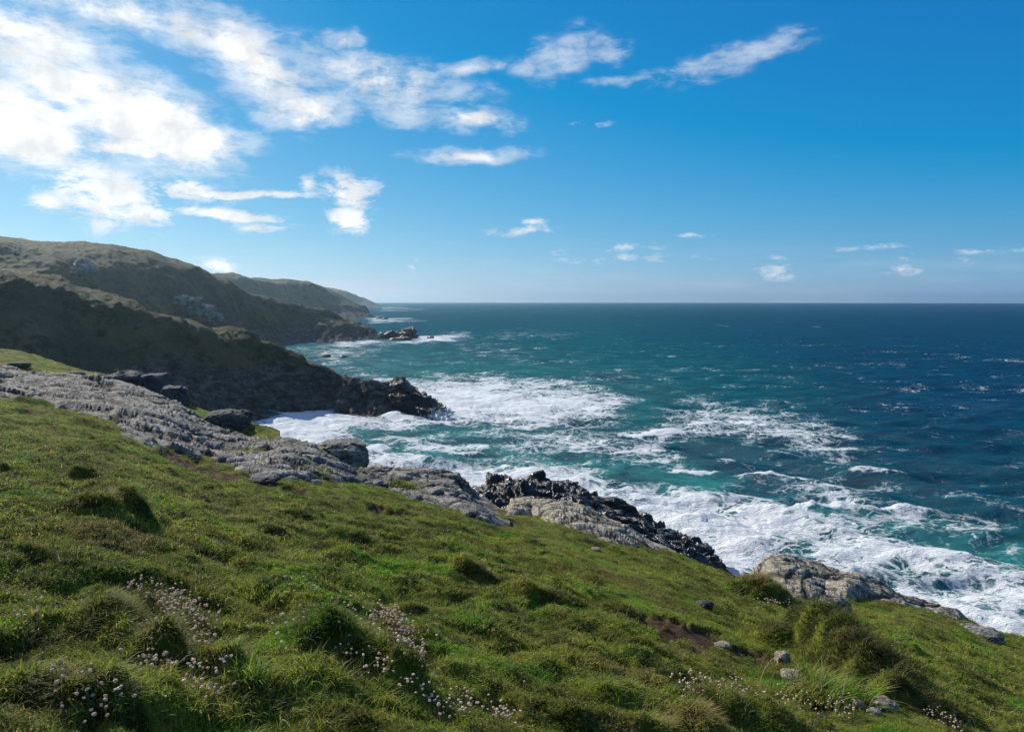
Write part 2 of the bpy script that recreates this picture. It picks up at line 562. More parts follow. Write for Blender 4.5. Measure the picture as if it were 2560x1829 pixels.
def rock_material(name, light, mid, dark, stain=None, stain_amt=0.0, scale=1.0, rough=0.85, bump=0.5, bdist=0.05, lichen=None, spec=0.3, strata=(1, 1, 1), foam=False, patches=0.0):
    m, N = new_mat(name)
    pos = N.n('ShaderNodeNewGeometry', out=0)
    sp = N.vmath('MULTIPLY', pos, strata)
    w = N.vmath('SCALE', N.vmath('SUBTRACT', N.noise(sp, 1.1 * scale, 3, out=1), (.5, .5, .5)), scale=0.8 / scale)
    wp = N.vmath('ADD', sp, w)
    n1 = N.noise(wp, 1.6 * scale, 7, 0.65)
    n2 = N.noise(sp, 9.0 * scale, 6, 0.7)
    c = N.mix(N.step(n1, 0.38, 0.60), mid, light)
    c = N.mix(N.step(n2, 0.56, 0.42), c, mid)
    c = N.mix(N.math('MULTIPLY', N.step(N.noise(sp, 24.0 * scale, 4, 0.7), 0.50, 0.66), 0.55), c, light)
    # cracks, and a darker tone in the hollows
    rid = N.math('ABSOLUTE', N.math('SUBTRACT', N.noise(wp, 2.4 * scale, 5, 0.6), 0.5))
    crack = N.step(rid, 0.030, 0.004)
    rid2 = N.math('ABSOLUTE', N.math('SUBTRACT', N.noise(wp, 7.5 * scale, 4, 0.6), 0.5))
    crack2 = N.math('MULTIPLY', N.step(rid2, 0.05, 0.005), 0.6)
    ck = N.math('MAXIMUM', crack, crack2)
    c = N.mix(N.math('MULTIPLY', ck, 0.85), c, dark)
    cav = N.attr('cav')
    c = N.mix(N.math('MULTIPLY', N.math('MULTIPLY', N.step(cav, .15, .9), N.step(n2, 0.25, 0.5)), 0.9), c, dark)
    if stain:
        c = N.mix(N.math('MULTIPLY', N.step(N.noise(pos, 0.9 * scale, 5, 0.6), 0.50, 0.66), stain_amt), c, stain)
    if lichen:
        c = N.mix(N.math('MULTIPLY', N.step(N.noise(pos, 4.1 * scale, 5, 0.7), 0.60, 0.68), 0.7), c, lichen)
    r = rough
    if foam:
        fm = N.step(N.math('ADD', N.attr('foam'), N.math('MULTIPLY', N.math('SUBTRACT', N.noise(N.vmath('MULTIPLY', pos, (1, 1, .22)), 1.1, 4, .6), .5), 1.7)), 0.5, 0.8)
        c = N.mix(fm, c, (.75, .80, .82))
        r = N.step(fm, 0, 1, rough, 0.9)
    if patches:
        c = N.mix(N.math('MULTIPLY', N.step(N.noise(wp, 0.55 * scale, 6, .68), 0.52, 0.64), patches), c, N.mix(N.step(n2, .42, .6), dark, mid))
    hgt = N.math('ADD', N.math('SUBTRACT', N.noise(wp, 5.0 * scale, 8, 0.7), N.math('MULTIPLY', ck, 0.35)), N.math('MULTIPLY', n2, 0.5))
    nb = N.n('ShaderNodeBump', {'Strength': bump, 'Distance': bdist / scale, 'Height': hgt})
    b = N.n('ShaderNodeBsdfPrincipled', {'Base Color': c, 'Roughness': r, 'Specular IOR Level': spec, 'Normal': nb})
    finish(N, b)
    return m


M_ROCK = rock_material('grey_lichened_rock', (.66, .61, .53), (.30, .28, .245), (.025, .024, .025), (.30, .22, .12), .35, 1.0, bump=1.0, bdist=.16, strata=(.7, 1.1, 2.2), patches=.6)
M_ROCKW = rock_material('warm_lichened_rock', (.66, .59, .46), (.43, .375, .285), (.05, .042, .03), (.38, .30, .14), .4, 1.2, bump=.9, bdist=.08, lichen=(.38, .36, .25), patches=.15, strata=(.7, 1.2, 2.0))
M_WET = rock_material('black_wet_rock', (.026, .025, .026), (.011, .011, .012), (.004, .004, .005), (.03, .025, .02), .3, .45, rough=.24, bump=.8, bdist=.20, spec=.55, strata=(1, 1, 1.6), foam=True)
M_DARK = rock_material('dark_boulder_rock', (.17, .165, .16), (.08, .078, .078), (.02, .02, .02), (.10, .085, .04), .4, .9, bump=.9, bdist=.08)
M_STONE = rock_material('pale_stone', (.46, .39, .29), (.30, .245, .18), (.08, .06, .05), (.40, .30, .16), .3, 5.0, bump=.7, bdist=.06)


def hill_material(name, rocky_light=(.15, .14, .125), far=0.0):
    m, N = new_mat(name)
    pos = N.n('ShaderNodeNewGeometry', out=0)
    k = 1.0 + far
    n1 = N.noise(pos, 0.030 / k, 6, 0.62, 0.6)
    n2 = N.noise(pos, 0.16 / k, 6, 0.65)
    n3 = N.noise(pos, 0.9 / k, 5, 0.7)
    veg = N.mix(N.step(n1, 0.40, 0.62), (.040, .048, .025), (.130, .104, .054))
    veg = N.mix(N.step(n2, 0.50, 0.64), veg, (.024, .027, .013))
    veg = N.mix(N.math('MULTIPLY', N.step(n3, 0.52, 0.70), 0.45), veg, (.175, .135, .066))
    veg = N.mix(N.math('MULTIPLY', N.step(N.noise(pos, 0.07 / k, 5, .6, 1.), 0.57, 0.68), 0.7), veg, (.070, .105, .022))
    rk = N.mix(N.step(N.noise(N.vmath('MULTIPLY', pos, (.6, .9, 1.5)), 0.45 / k, 7, 0.7), 0.42, 0.62), (.030, .029, .030), rocky_light)
    rk = N.mix(N.step(N.noise(pos, 1.5 / k, 5, 0.7), 0.55, 0.70), rk, (.022, .021, .022))
    a = N.math('ADD', N.attr('rocky'), N.math('MULTIPLY', N.math('SUBTRACT', N.noise(pos, 0.22 / k, 6, 0.7), 0.5), 0.9))
    c = N.mix(N.step(a, 0.42, 0.58), veg, rk)
    hgt = N.math('ADD', N.noise(pos, 0.5 / k, 8, 0.72), N.math('MULTIPLY', n3, 0.4))
    nb = N.n('ShaderNodeBump', {'Strength': 1.0, 'Distance': 1.5 * k, 'Height': hgt})
    b = N.n('ShaderNodeBsdfPrincipled', {'Base Color': c, 'Roughness': 0.9, 'Specular IOR Level': 0.1, 'Normal': nb})
    finish(N, b)
    return m


M_HILL = hill_material('heath_and_cliff')
M_HILLFAR = hill_material('far_heath_and_cliff', (.09, .088, .085), 1.5)


def grass_colour(N, pos, rnd):
    n1 = N.noise(pos, 0.35, 4, 0.6)
    n2 = N.noise(pos, 1.7, 4, 0.62)
    c = N.mix(N.step(n2, 0.36, 0.62), (.245, .255, .038), (.185, .265, .030))
    c = N.mix(N.math('MULTIPLY', N.step(n1, 0.44, 0.66), 0.5), c, (.280, .245, .062))
    c = N.mix(N.math('MULTIPLY', N.step(N.noise(pos, 3.3, 3, .6), 0.56, 0.70), 0.6), c, (.29, .215, .090))
    c = N.mix(N.math('MULTIPLY', N.step(N.noise(pos, 2.6, 4, .65), 0.52, 0.62), 0.9), c, (.034, .058, .011))
    c = N.mix(N.math('MULTIPLY', N.step(N.noise(pos, 0.8, 3, .6), 0.56, 0.66), 0.9), c, (.125, .285, .016))
    br = N.step(N.noise(pos, 0.9, 5, .6, .5), 0.38, 0.62, 0.62, 1.28)
    c = N.mix(1.0, c, N.n('ShaderNodeCombineColor', {0: br, 1: br, 2: br}), 'MULTIPLY')
    c = N.mix(N.math('MULTIPLY', N.step(N.noise(pos, 0.55, 5, .65, .6), 0.57, 0.66), 0.60), c, (.20, .14, .06))
    if rnd is not None:
        c = N.mix(N.step(rnd, 0.88, 0.93), c, (.38, .30, .17))
        c = N.mix(N.step(rnd, 0.16, 0.10), c, (.045, .085, .012))
    return c


def ground_material():
    m, N = new_mat('turf')
    pos = N.n('ShaderNodeNewGeometry', out=0)
    c = grass_colour(N, pos, None)
    c = N.mix(1.0, c, (.72, .70, .66), 'MULTIPLY')
    c = N.mix(N.math('MULTIPLY', N.step(N.noise(pos, 14.0, 5, 0.7), 0.42, 0.62), 0.6), c, (.035, .035, .012))
    soil = N.mix(N.step(N.noise(pos, 6.0, 5, 0.65), 0.4, 0.65), (.055, .030, .019), (.125, .074, .048))
    c = N.mix(N.attr('soil'), c, soil)
    hgt = N.noise(pos, 16.0, 8, 0.75)
    nb = N.n('ShaderNodeBump', {'Strength': 1.0, 'Distance': 0.06, 'Height': hgt})
    b = N.n('ShaderNodeBsdfPrincipled', {'Base Color': c, 'Roughness': 0.95, 'Specular IOR Level': 0.05, 'Normal': nb})
    finish(N, b)
    return m


def blade_material(name, tint=None, amt=0.0, bright=1.0):
    m, N = new_mat(name)
    pos = N.n('ShaderNodeNewGeometry', out=0)
    rnd = N.n('ShaderNodeObjectInfo', out=5)
    tip = N.attr('tip')
    br = N.attr('brand')
    r2 = N.math('FRACT', N.math('ADD', rnd, br))
    c = grass_colour(N, pos, r2)
    if tint:
        c = N.mix(N.math('MULTIPLY', N.step(br, 0.1, 0.7), amt), c, tint)
    c = N.mix(N.math('MULTIPLY', N.step(tip, 0.6, 1.0), 0.30), c, (.22, .185, .07))
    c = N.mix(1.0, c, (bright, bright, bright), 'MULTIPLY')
    d = N.n('ShaderNodeBsdfPrincipled', {'Base Color': c, 'Roughness': 0.7, 'Specular IOR Level': 0.08})
    t = N.n('ShaderNodeBsdfTranslucent', {'Color': N.mix(1.0, c, (1.35, 1.35, .65), 'MULTIPLY')})
    s = N.n('ShaderNodeMixShader', {0: 0.40, 1: d, 2: t})
    finish(N, s)
    return m


M_TURF = ground_material()
M_BLADE = blade_material('grass_blade')
M_TUSS = blade_material('tussock_blade', (.16, .12, .05), .55)
M_TUSS_SHADE = blade_material('shaded_tussock_blade', (.075, .065, .03), .6, .5)  # same tussock grass, coloured darker to carry the shade of the bank
M_DRYT = blade_material('dry_tussock_blade', (.30, .20, .11), .9)


def simple(name, col, rough=0.7, var=None, scale=30.0, trans=0.0):
    m, N = new_mat(name)
    c = col
    if var:
        rnd = N.n('ShaderNodeObjectInfo', out=5)
        pos = N.n('ShaderNodeNewGeometry', out=0)
        c = N.mix(N.step(N.math('ADD', N.math('MULTIPLY', N.noise(pos, scale, 3), .5), N.math('MULTIPLY', rnd, .5)), .3, .7), col, var)
    else:
        c = (*col, 1)
    b = N.n('ShaderNodeBsdfPrincipled', {'Base Color': c, 'Roughness': rough, 'Specular IOR Level': .15})
    if trans:
        t = N.n('ShaderNodeBsdfTranslucent', {'Color': c})
        b = N.n('ShaderNodeMixShader', {0: trans, 1: b, 2: t})
    finish(N, b)
    return m


M_HEAD = simple('dried_thrift_head', (.90, .75, .61), .8, (.68, .47, .36), 60, .35)
M_STALK = simple('thrift_stalk', (.22, .15, .08), .8, (.13, .11, .04), 10)
M_YELLOW = simple('yellow_petal', (.80, .50, .01), .6)
M_GREENST = simple('green_stalk', (.08, .13, .02), .7)


def sea_material():
    m, N = new_mat('sea_water')
    pos = N.n('ShaderNodeNewGeometry', out=0)
    flat = N.vmath('MULTIPLY', pos, (1, 1, 0))
    fa, aer, far = N.attr('foam'), N.attr('aer'), N.attr('far')
    w1 = N.vmath('SCALE', N.vmath('SUBTRACT', N.noise(flat, 0.05, 4, .6, out=1), (.5, .5, .5)), scale=9.0)
    w2 = N.vmath('SCALE', N.vmath('SUBTRACT', N.noise(flat, 0.30, 4, .6, out=1), (.5, .5, .5)), scale=3.4)
    wp = N.vmath('ADD', flat, N.vmath('ADD', w1, w2))
    wp = N.vmath('MULTIPLY', wp, (0.75, 1.15, 1))
    n1 = N.noise(wp, 0.10, 9, 0.64, 0.4)
    ve = N.n('ShaderNodeTexVoronoi', {'Vector': wp, 'Scale': 0.20}, feature='DISTANCE_TO_EDGE')
    ve2 = N.n('ShaderNodeTexVoronoi', {'Vector': wp, 'Scale': 0.62}, feature='DISTANCE_TO_EDGE')
    lace = N.math('MAXIMUM', N.step(ve, 0.16, 0.0), N.math('MULTIPLY', N.step(ve2, 0.20, 0.0), 0.9))
    fine = N.noise(wp, 1.0, 6, 0.7)
    field = N.math('ADD', N.math('MULTIPLY', n1, 0.95), N.math('ADD', N.math('MULTIPLY', lace, 0.20), N.math('MULTIPLY', N.math('SUBTRACT', fine, .5), 0.62)))
    thr = N.math('SUBTRACT', 0.95, N.math('MULTIPLY', fa, 0.72))
    foam = N.step(N.math('SUBTRACT', field, thr), -0.06, 0.13)
    # small whitecaps far out
    wc = N.noise(N.vmath('MULTIPLY', flat, (0.06, 0.13, 1)), 1.0, 6, 0.75, 0.4)
    wc = N.math('MULTIPLY', N.step(wc, 0.700, 0.740), 0.8)
    wc2 = N.noise(N.vmath('MULTIPLY', flat, (0.045, 0.007, 1)), 1.0, 4, 0.7, 0.3)
    wc = N.math('MAXIMUM', wc, N.math('MULTIPLY', N.math('MULTIPLY', N.step(wc2, 0.66, 0.76), far), 0.35))
    foam = N.math('MAXIMUM', foam, wc)
    swell = N.noise(N.vmath('MULTIPLY', flat, (0.010, 0.032, 1)), 1.0, 5, 0.6)
    deep = N.mix(N.attr('east'), (.0015, .090, .122), (.0010, .062, .120))  # rightward change of backlight and reflection put into the water colour
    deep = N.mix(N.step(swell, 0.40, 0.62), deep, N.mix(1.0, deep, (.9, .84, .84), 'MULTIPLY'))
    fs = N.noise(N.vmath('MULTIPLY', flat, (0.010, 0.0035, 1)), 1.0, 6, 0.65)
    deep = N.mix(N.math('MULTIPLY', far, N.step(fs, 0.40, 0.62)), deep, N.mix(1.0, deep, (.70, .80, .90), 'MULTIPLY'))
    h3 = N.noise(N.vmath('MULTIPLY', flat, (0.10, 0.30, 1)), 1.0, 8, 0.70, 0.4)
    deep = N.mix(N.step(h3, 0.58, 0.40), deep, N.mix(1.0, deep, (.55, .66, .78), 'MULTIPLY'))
    c = N.mix(N.math('MULTIPLY', aer, N.step(n1, 0.30, 0.62)), deep, (.016, .235, .225))
    c = N.mix(N.math('MULTIPLY', N.step(foam, 0.0, 0.55), 0.5), c, (.10, .36, .37))
    c = N.mix(foam, c, (.80, .82, .82))
    rough = N.step(foam, 0, 0.5, 0.22, 0.9)
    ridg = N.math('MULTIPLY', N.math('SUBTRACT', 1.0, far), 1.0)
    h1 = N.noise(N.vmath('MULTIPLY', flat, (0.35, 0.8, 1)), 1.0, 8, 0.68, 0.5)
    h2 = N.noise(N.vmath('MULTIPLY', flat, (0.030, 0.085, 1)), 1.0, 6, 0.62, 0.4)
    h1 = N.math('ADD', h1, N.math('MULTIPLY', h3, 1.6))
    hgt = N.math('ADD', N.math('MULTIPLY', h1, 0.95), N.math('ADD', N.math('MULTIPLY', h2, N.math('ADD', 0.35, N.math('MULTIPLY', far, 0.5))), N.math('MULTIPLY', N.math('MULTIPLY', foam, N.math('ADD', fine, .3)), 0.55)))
    nb = N.n('ShaderNodeBump', {'Strength': 0.85, 'Distance': 1.0, 'Height': hgt})
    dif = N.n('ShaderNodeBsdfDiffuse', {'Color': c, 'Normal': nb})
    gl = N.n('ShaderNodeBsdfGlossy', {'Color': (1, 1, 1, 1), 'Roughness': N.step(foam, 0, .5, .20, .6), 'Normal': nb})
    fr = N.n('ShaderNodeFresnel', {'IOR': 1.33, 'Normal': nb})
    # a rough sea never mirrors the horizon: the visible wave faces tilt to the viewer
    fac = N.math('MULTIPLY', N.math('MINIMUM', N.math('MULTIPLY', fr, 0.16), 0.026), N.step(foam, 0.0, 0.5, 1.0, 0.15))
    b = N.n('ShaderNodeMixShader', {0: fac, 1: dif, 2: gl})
    finish(N, b)
    return m


M_SEA = sea_material()


# ------------------------------------------------------------------ sea
def poly_field(px, py, poly, soft, yk=2.5):
    """1 inside, falling to 0 over `soft` pixels outside (rows count yk times)"""
    pts = np.array(poly, float) * np.array([1, yk])
    x, y = px, py * yk
    inside = np.zeros(px.shape, bool)
    dmin = np.full(px.shape, 1e9)
    for k in range(len(pts)):
        x0, y0 = pts[k]
        x1, y1 = pts[(k + 1) % len(pts)]
        if y0 != y1:
            cr = ((y0 > y) != (y1 > y)) & (x < (x1 - x0) * (y - y0) / (y1 - y0) + x0)
            inside ^= cr
        L2 = (x1 - x0) ** 2 + (y1 - y0) ** 2
        t = np.clip(((x - x0) * (x1 - x0) + (y - y0) * (y1 - y0)) / L2, 0, 1)
        dmin = np.minimum(dmin, np.hypot(x - x0 - t * (x1 - x0), y - y0 - t * (y1 - y0)))
    sd = np.where(inside, -dmin, dmin)
    return 1 - sst(sd, -soft, soft)


def build_sea():
    na, nr = 640, 720
    tz = np.linspace(-1, 1, na)
    azs = np.radians(38) * tz + np.radians(32) * tz ** 5
    rr = 42 * (9000 / 42) ** np.linspace(0, 1, nr)
    A, R = np.meshgrid(azs, rr)
    X, Yw = R * np.sin(A), R * np.cos(A)
    Ysafe = np.maximum(Yw, 1.0)
    px, py = CX + F * X / Ysafe, HY + F * EYE / Ysafe
    wob = fbm2(X / np.maximum(R, 1) * 9, np.log(R) * 9, 4, 0.55, 301) * 38
    wob2 = fbm2(X / np.maximum(R, 1) * 9 + 31, np.log(R) * 9, 4, 0.55, 311) * 16
    qx, qy = px + wob, py + wob2
    Z = np.full(X.shape, 0.0)
    foam = np.zeros(X.shape)
    regions = [
        (0.75, 45, [(700, 1120), (760, 1060), (900, 1090), (1000, 1120), (1150, 1140), (1400, 1146), (1600, 1195), (1750, 1218), (1960, 1240), (2050, 1330), (1960, 1420), (2250, 1500), (2560, 1600), (1800, 1700), (600, 1300)]),
        (0.68, 50, [(1900, 1240), (2080, 1290), (2180, 1290), (2300, 1330), (2560, 1400), (2800, 1500), (2700, 1700), (2000, 1500)]),
        (0.92, 40, [(2300, 1480), (2500, 1520), (2620, 1560), (2620, 1640), (2200, 1560), (2050, 1440), (2150, 1430)]),
        (0.96, 30, [(600, 1075), (660, 1050), (720, 1010), (860, 1025), (960, 1045), (1130, 1040), (1120, 1060), (900, 1075), (760, 1110), (640, 1120)]),
        (0.88, 40, [(960, 975), (1100, 950), (1250, 960), (1430, 980), (1550, 1005), (1570, 1030), (1430, 1050), (1250, 1050), (1140, 1065), (1060, 1040), (1020, 990)]),
        (0.68, 40, [(800, 900), (880, 920), (1000, 940), (1200, 930), (1450, 950), (1600, 990), (1560, 1060), (1300, 1080), (1120, 1060), (1000, 975), (860, 925)]),
        (0.62, 40, [(730, 870), (830, 865), (1000, 860), (940, 885), (870, 900), (900, 935), (800, 905)]),
        (0.50, 30, [(840, 935), (900, 925), (1080, 945), (1080, 975), (930, 965)]),
        (0.80, 16, [(880, 848), (1000, 850), (1050, 838), (1150, 834), (1190, 842), (1080, 856), (950, 862), (760, 866)]),
        (0.50, 30, [(1040, 850), (1240, 862), (1350, 866), (1320, 885), (1180, 890), (1120, 866)]),
        (0.85, 8, [(905, 797), (938, 796), (1040, 799), (1060, 801), (930, 803)]),
        (0.80, 6, [(940, 772), (1000, 771), (1060, 774), (960, 776)]),
        (0.60, 60, [(1700, 985), (1900, 1000), (2050, 1035), (2160, 1090), (2140, 1160), (2020, 1150), (1800, 1100), (1600, 1120), (1500, 1110), (1620, 1050)]),
        (0.60, 60, [(850, 1060), (1100, 1075), (1500, 1060), (1750, 1120), (1700, 1190), (1300, 1150), (900, 1130)]),
        (0.54, 50, [(1850, 1150), (2100, 1190), (2300, 1260), (2560, 1300), (2560, 1400), (2100, 1300), (1800, 1220)]),
        (0.42, 30, [(1250, 820), (1500, 830), (1400, 850), (1200, 850)]),
    ]
    for amp, soft, poly in regions:
        foam = np.maximum(foam, amp * poly_field(qx, qy, poly, soft * 2.2))
    # drifting streaks
    st = fbm2(X * 0.010 + 4, Yw * 0.022, 5, 0.55, 331)
    foam = foam * np.clip(0.98 + 0.18 * st, 0.80, 1.10)
    foam = np.maximum(foam, np.clip(0.22 + 0.3 * st, 0, 0.40) * sst(-R, -1200, -250))
    # calmer turquoise pools on the right
    aer = np.maximum.reduce([
        0.95 * poly_field(qx, qy, [(700, 1120), (900, 1060), (1300, 1075), (1650, 1150), (1900, 1220), (2300, 1280), (2700, 1380), (2700, 1700), (600, 1400)], 90),
        0.55 * poly_field(qx, qy, [(740, 870), (1000, 860), (1400, 900), (1700, 1000), (1700, 1080), (1000, 1000)], 130),
        0.30 * poly_field(qx, qy, [(760, 860), (1500, 820), (2000, 950), (2100, 1150), (1200, 1000)], 200)])
    # waves
    dr = np.gradient(rr)[:, None] * np.ones_like(X)
    Zw = np.zeros(X.shape)
    rw = np.random.default_rng(5)
    for k in range(46):
        lam = 2.2 * (24 / 2.2) ** (rw.random())
        th = math.radians(252 + rw.normal() * 30)          # running in towards the shore
        kx, ky = math.cos(th), math.sin(th)
        ph = rw.random() * 6.283
        amp = 0.017 * lam ** 0.80 * (0.6 + 0.8 * rw.random())
        s = 2 * math.pi / lam * (X * kx + Yw * ky) + ph
        fade = sst(lam / dr, 2.2, 5.0)
        Zw += amp * fade * (1 - 2 * np.abs(np.sin(s / 2)) ** 1.3 if k % 3 == 0 else np.sin(s))
    chop = fbm2(X * 0.28, Yw * 0.42, 5, 0.62, 351, ridged=True)
    chf = sst(foam, 0.45, 0.95) * sst(-R, -500, -160)
    Z = Zw * (0.85 + 0.2 * chf) + chop * (0.10 + 0.42 * chf) * sst(-R, -700, -200)
    # the rising breaker at the outer edge of the surf
    for (bx, by, wx, wy, hh) in [(2060, 1275, 150, 9, 1.3), (2250, 1280, 90, 6, .8), (1930, 1190, 120, 5, .5), (1730, 1178, 100, 5, .5), (1160, 1130, 80, 10, .8), (960, 1120, 60, 10, .8), (1000, 1043, 60, 5, .5), (1560, 1130, 120, 6, .6), (1640, 1080, 120, 4, .4)]:
        d = np.sqrt(((qx - bx) / wx) ** 2 + ((qy - by) / wy) ** 2)
        q = 1 - sst(d, 0.0, 1.3)
        Z += hh * q * (0.8 + 0.5 * chop)
        foam = np.maximum(foam, q * 0.9 * (qy > by - 2) * 1.0 + q * 0.45)
    crest = sst(Zw, 0.55, 1.1)
    foam = np.clip(np.maximum(foam, crest * 0.52 * sst(-R, -900, -100)), 0, 1.1)
    east = sst(px, 1300, 2500) * sst(-py, -1400, -1000)
    far = sst(R, 150, 1500)
    V = np.stack([X, Yw, Z - 0.02], -1)
    me = mesh_np('sea', V.reshape(-1, 3), grid_faces(nr, na)[:, ::-1], {'foam': foam.ravel(), 'aer': aer.ravel(), 'east': east.ravel(), 'far': far.ravel()})
    o = link('sea', me, M_SEA)
    tag(o, 'deep blue green sea with white surf along the rocks', kind='structure')


build_sea()


# ------------------------------------------------------------------ hills and headlands
def land(name, rows, nc, nr, mat, label, amp=2.0, scale=0.05, gully=0.0, rock_z=(6, 16), seed=0, smk=9, facet_amp=0.0, facet_scale=0.15, rocky_spots=(), lower=0.0):
    V = net(rows, nc, nr, smk)
    Nn = grid_normals(V)
    view = V - np.array([0, 0, EYE])
    flip = np.sign((Nn[:, :, 2] + 1e-6).mean())
    Nn = Nn * flip
    p = V.reshape(-1, 3)
    n = Nn.reshape(-1, 3)
    z0 = p[:, 2].copy()
    steep = 1 - np.abs(n[:, 2])
    d = fbm3(p * scale, 6, 0.52, seed) * amp
    if gully:
        u = np.tile(np.linspace(0, 1, nc), nr)
        arc = np.cumsum(np.concatenate([[0], np.linalg.norm(np.diff(V[nr // 2, :, :], axis=0), axis=1)]))
        a = np.tile(arc, nr)
        vv = np.repeat(np.linspace(0, 1, nr), nc)
        gl = fbm2(a * scale * 0.75 + 1.1 * vv, vv * 2.2, 4, 0.5, seed + 40, ridged=True)
        d = d + gl * gully * np.sin(np.clip(vv * 1.25, 0, 1) * math.pi) ** 0.5
    rocky = np.maximum(1 - sst(z0, rock_z[0], rock_z[1]), 0) * 0.9 + sst(steep, 0.55, 0.85) * 0.35
    rwob = fbm3(p * scale * 3.0, 4, .6, seed + 81)
    for (bx, by, r, a) in rocky_spots:
        pxx = CX + F * p[:, 0] / p[:, 1]
        pyy = HY + F * (EYE - p[:, 2]) / p[:, 1]
        q = 1 - sst(np.hypot(pxx - bx, (pyy - by) * 1.4) * (1 + .9 * rwob), r * .25, r)
        rocky = np.maximum(rocky, q * a)
    if facet_amp:
        f, e = facet3(p * np.array([1, 1, 0.6]) * facet_scale, seed + 5)
        f2, e2 = facet3(p * np.array([1, 1, 0.6]) * facet_scale * 2.7 + 9, seed + 6)
        rk = sst(rocky, 0.3, 0.7)
        d = d + rk * np.maximum(0, 1 - 3 * np.abs(rk - 1)) * 0 + rk * (f * facet_amp + f2 * facet_amp * 0.4)
    # bushy heath
    d = d + (1 - np.clip(rocky, 0, 1)) * (np.abs(fbm3(p * scale * 7, 4, 0.6, seed + 60)) * .22 + np.abs(fbm3(p * scale * 15, 3, 0.6, seed + 63)) * .16) * amp
    d = d - np.median(d) - amp * .12
    q = p + n * d[:, None]
    q[:, 2] -= lower * sst(z0, 4, 22)
    q[:, 2] = np.maximum(q[:, 2], -2.0)
    f = grid_faces(nr, nc)
    if flip < 0:
        f = f[:, ::-1]
    me = mesh_np(name, q, f, {'rocky': rocky, 'cav': np.zeros(len(q))})
    o = link(name, me, mat)
    tag(o, label, kind='structure')
    return o


# nearest dark headland: rows from the foot to the crest and down its far side
land('headland', [
    [(-700, 960, 130, -6), (0, 985, 150, -4), (250, 1040, 160, -6), (420, 1120, 166, -6), (560, 1120, 178, -4), (648, 1062, seaY(1062), -3), (702, 1036, seaY(1036), -3), (784, 1026, seaY(1026), -3), (866, 1040, seaY(1040), -3), (963, 1050, seaY(1050), -3), (1090, 1056, seaY(1056), -3)],
    [(-700, 860, 138), (0, 900, 163), (200, 930, 172), (340, 950, 180), (470, 985, 190), (560, 1010, 199), (648, 1010, 208), (720, 985, 220), (800, 980, 220), (880, 1005, 212), (963, 1010, 208), (1085, 1030, 207)],
    [(-700, 760, 150), (0, 780, 176), (100, 800, 183), (240, 850, 192), (400, 890, 204), (500, 900, 212), (600, 905, 219), (700, 915, 226), (800, 930, 224), (880, 958, 216), (963, 980, 212), (1080, 1015, 209)],
    [(-700, 640, 165), (0, 681, 192), (145, 697, 204), (218, 730, 208), (315, 755, 212), (387, 783, 216), (484, 799, 221), (557, 818, 224), (620, 834, 226), (678, 854, 229), (755, 890, 229), (871, 938, 220), (944, 968, 215), (1000, 985, 213), (1075, 1010, 211)],
    [(-700, 640, 200), (0, 675, 235), (218, 735, 250), (387, 790, 258), (557, 830, 260), (678, 870, 256), (755, 905, 250), (871, 952, 238), (944, 985, 228), (1070, 1020, 219)],
    [(-700, 760, 220, -12), (0, 780, 270, -12), (387, 850, 310, -8), (557, 880, 310, -8), (678, 900, 295, -6), (871, 985, 255, -6), (1065, 1040, 228, -6)],
], 620, 230, M_HILL, 'near dark headland with brown heath above black cliffs', amp=2.6, scale=0.06, gully=3.2, rock_z=(8, 18), seed=3, lower=1.6,
    facet_amp=0.9, facet_scale=0.26, rocky_spots=[(420, 910, 120, .7), (500, 960, 110, .8), (560, 980, 80, .8), (700, 930, 120, .6), (345, 800, 30, .5)])

# second headland, carrying the skyline on the left
land('headland', [
    [(-700, 880, 300), (0, 850, 330), (300, 860, 370), (557, 880, 430), (700, 876, 500), (740, 866, seaY(866), -3), (850, 862, seaY(862), -3), (948, 852, seaY(852), -3)],
    [(-700, 760, 320), (0, 740, 360), (200, 770, 390), (380, 800, 430), (557, 835, 480), (650, 845, 530), (760, 842, 570), (850, 838, 600), (946, 846, 615)],
    [(-700, 680, 340), (0, 670, 385), (120, 680, 400), (260, 706, 430), (420, 740, 465), (520, 770, 500), (620, 800, 540), (720, 805, 580), (800, 806, 605), (870, 815, 620), (944, 840, 625)],
    [(-700, 620, 360), (0, 625, 410), (140, 633, 425), (330, 664, 460), (450, 690, 490), (560, 735, 530), (640, 752, 565), (720, 766, 600), (800, 778, 625), (870, 800, 640), (942, 836, 632)],
    [(-700, 570, 380), (0, 590, 440), (110, 598, 455), (200, 600, 470), (300, 612, 490), (390, 626, 510), (470, 655, 525), (560, 690, 555), (640, 722, 590), (700, 741, 612), (780, 758, 640), (830, 768, 650), (870, 788, 655), (900, 810, 650), (940, 838, 640)],
    [(-700, 560, 430), (0, 592, 500), (200, 605, 540), (390, 635, 590), (560, 705, 640), (700, 756, 690), (830, 785, 710), (938, 842, 660)],
    [(-700, 700, 470, -20), (0, 720, 560, -20), (390, 760, 680, -20), (700, 800, 760, -20), (935, 848, 690, -6)],
], 560, 230, M_HILL, 'long brown headland carrying the skyline with dark cliff and low point', amp=4.0, scale=0.026, gully=5.0, rock_z=(6, 18), seed=13, lower=4.2,
    facet_amp=1.8, facet_scale=0.13, rocky_spots=[(208, 675, 40, .7), (480, 765, 46, .7), (910, 825, 60, .8), (640, 835, 60, .5)])

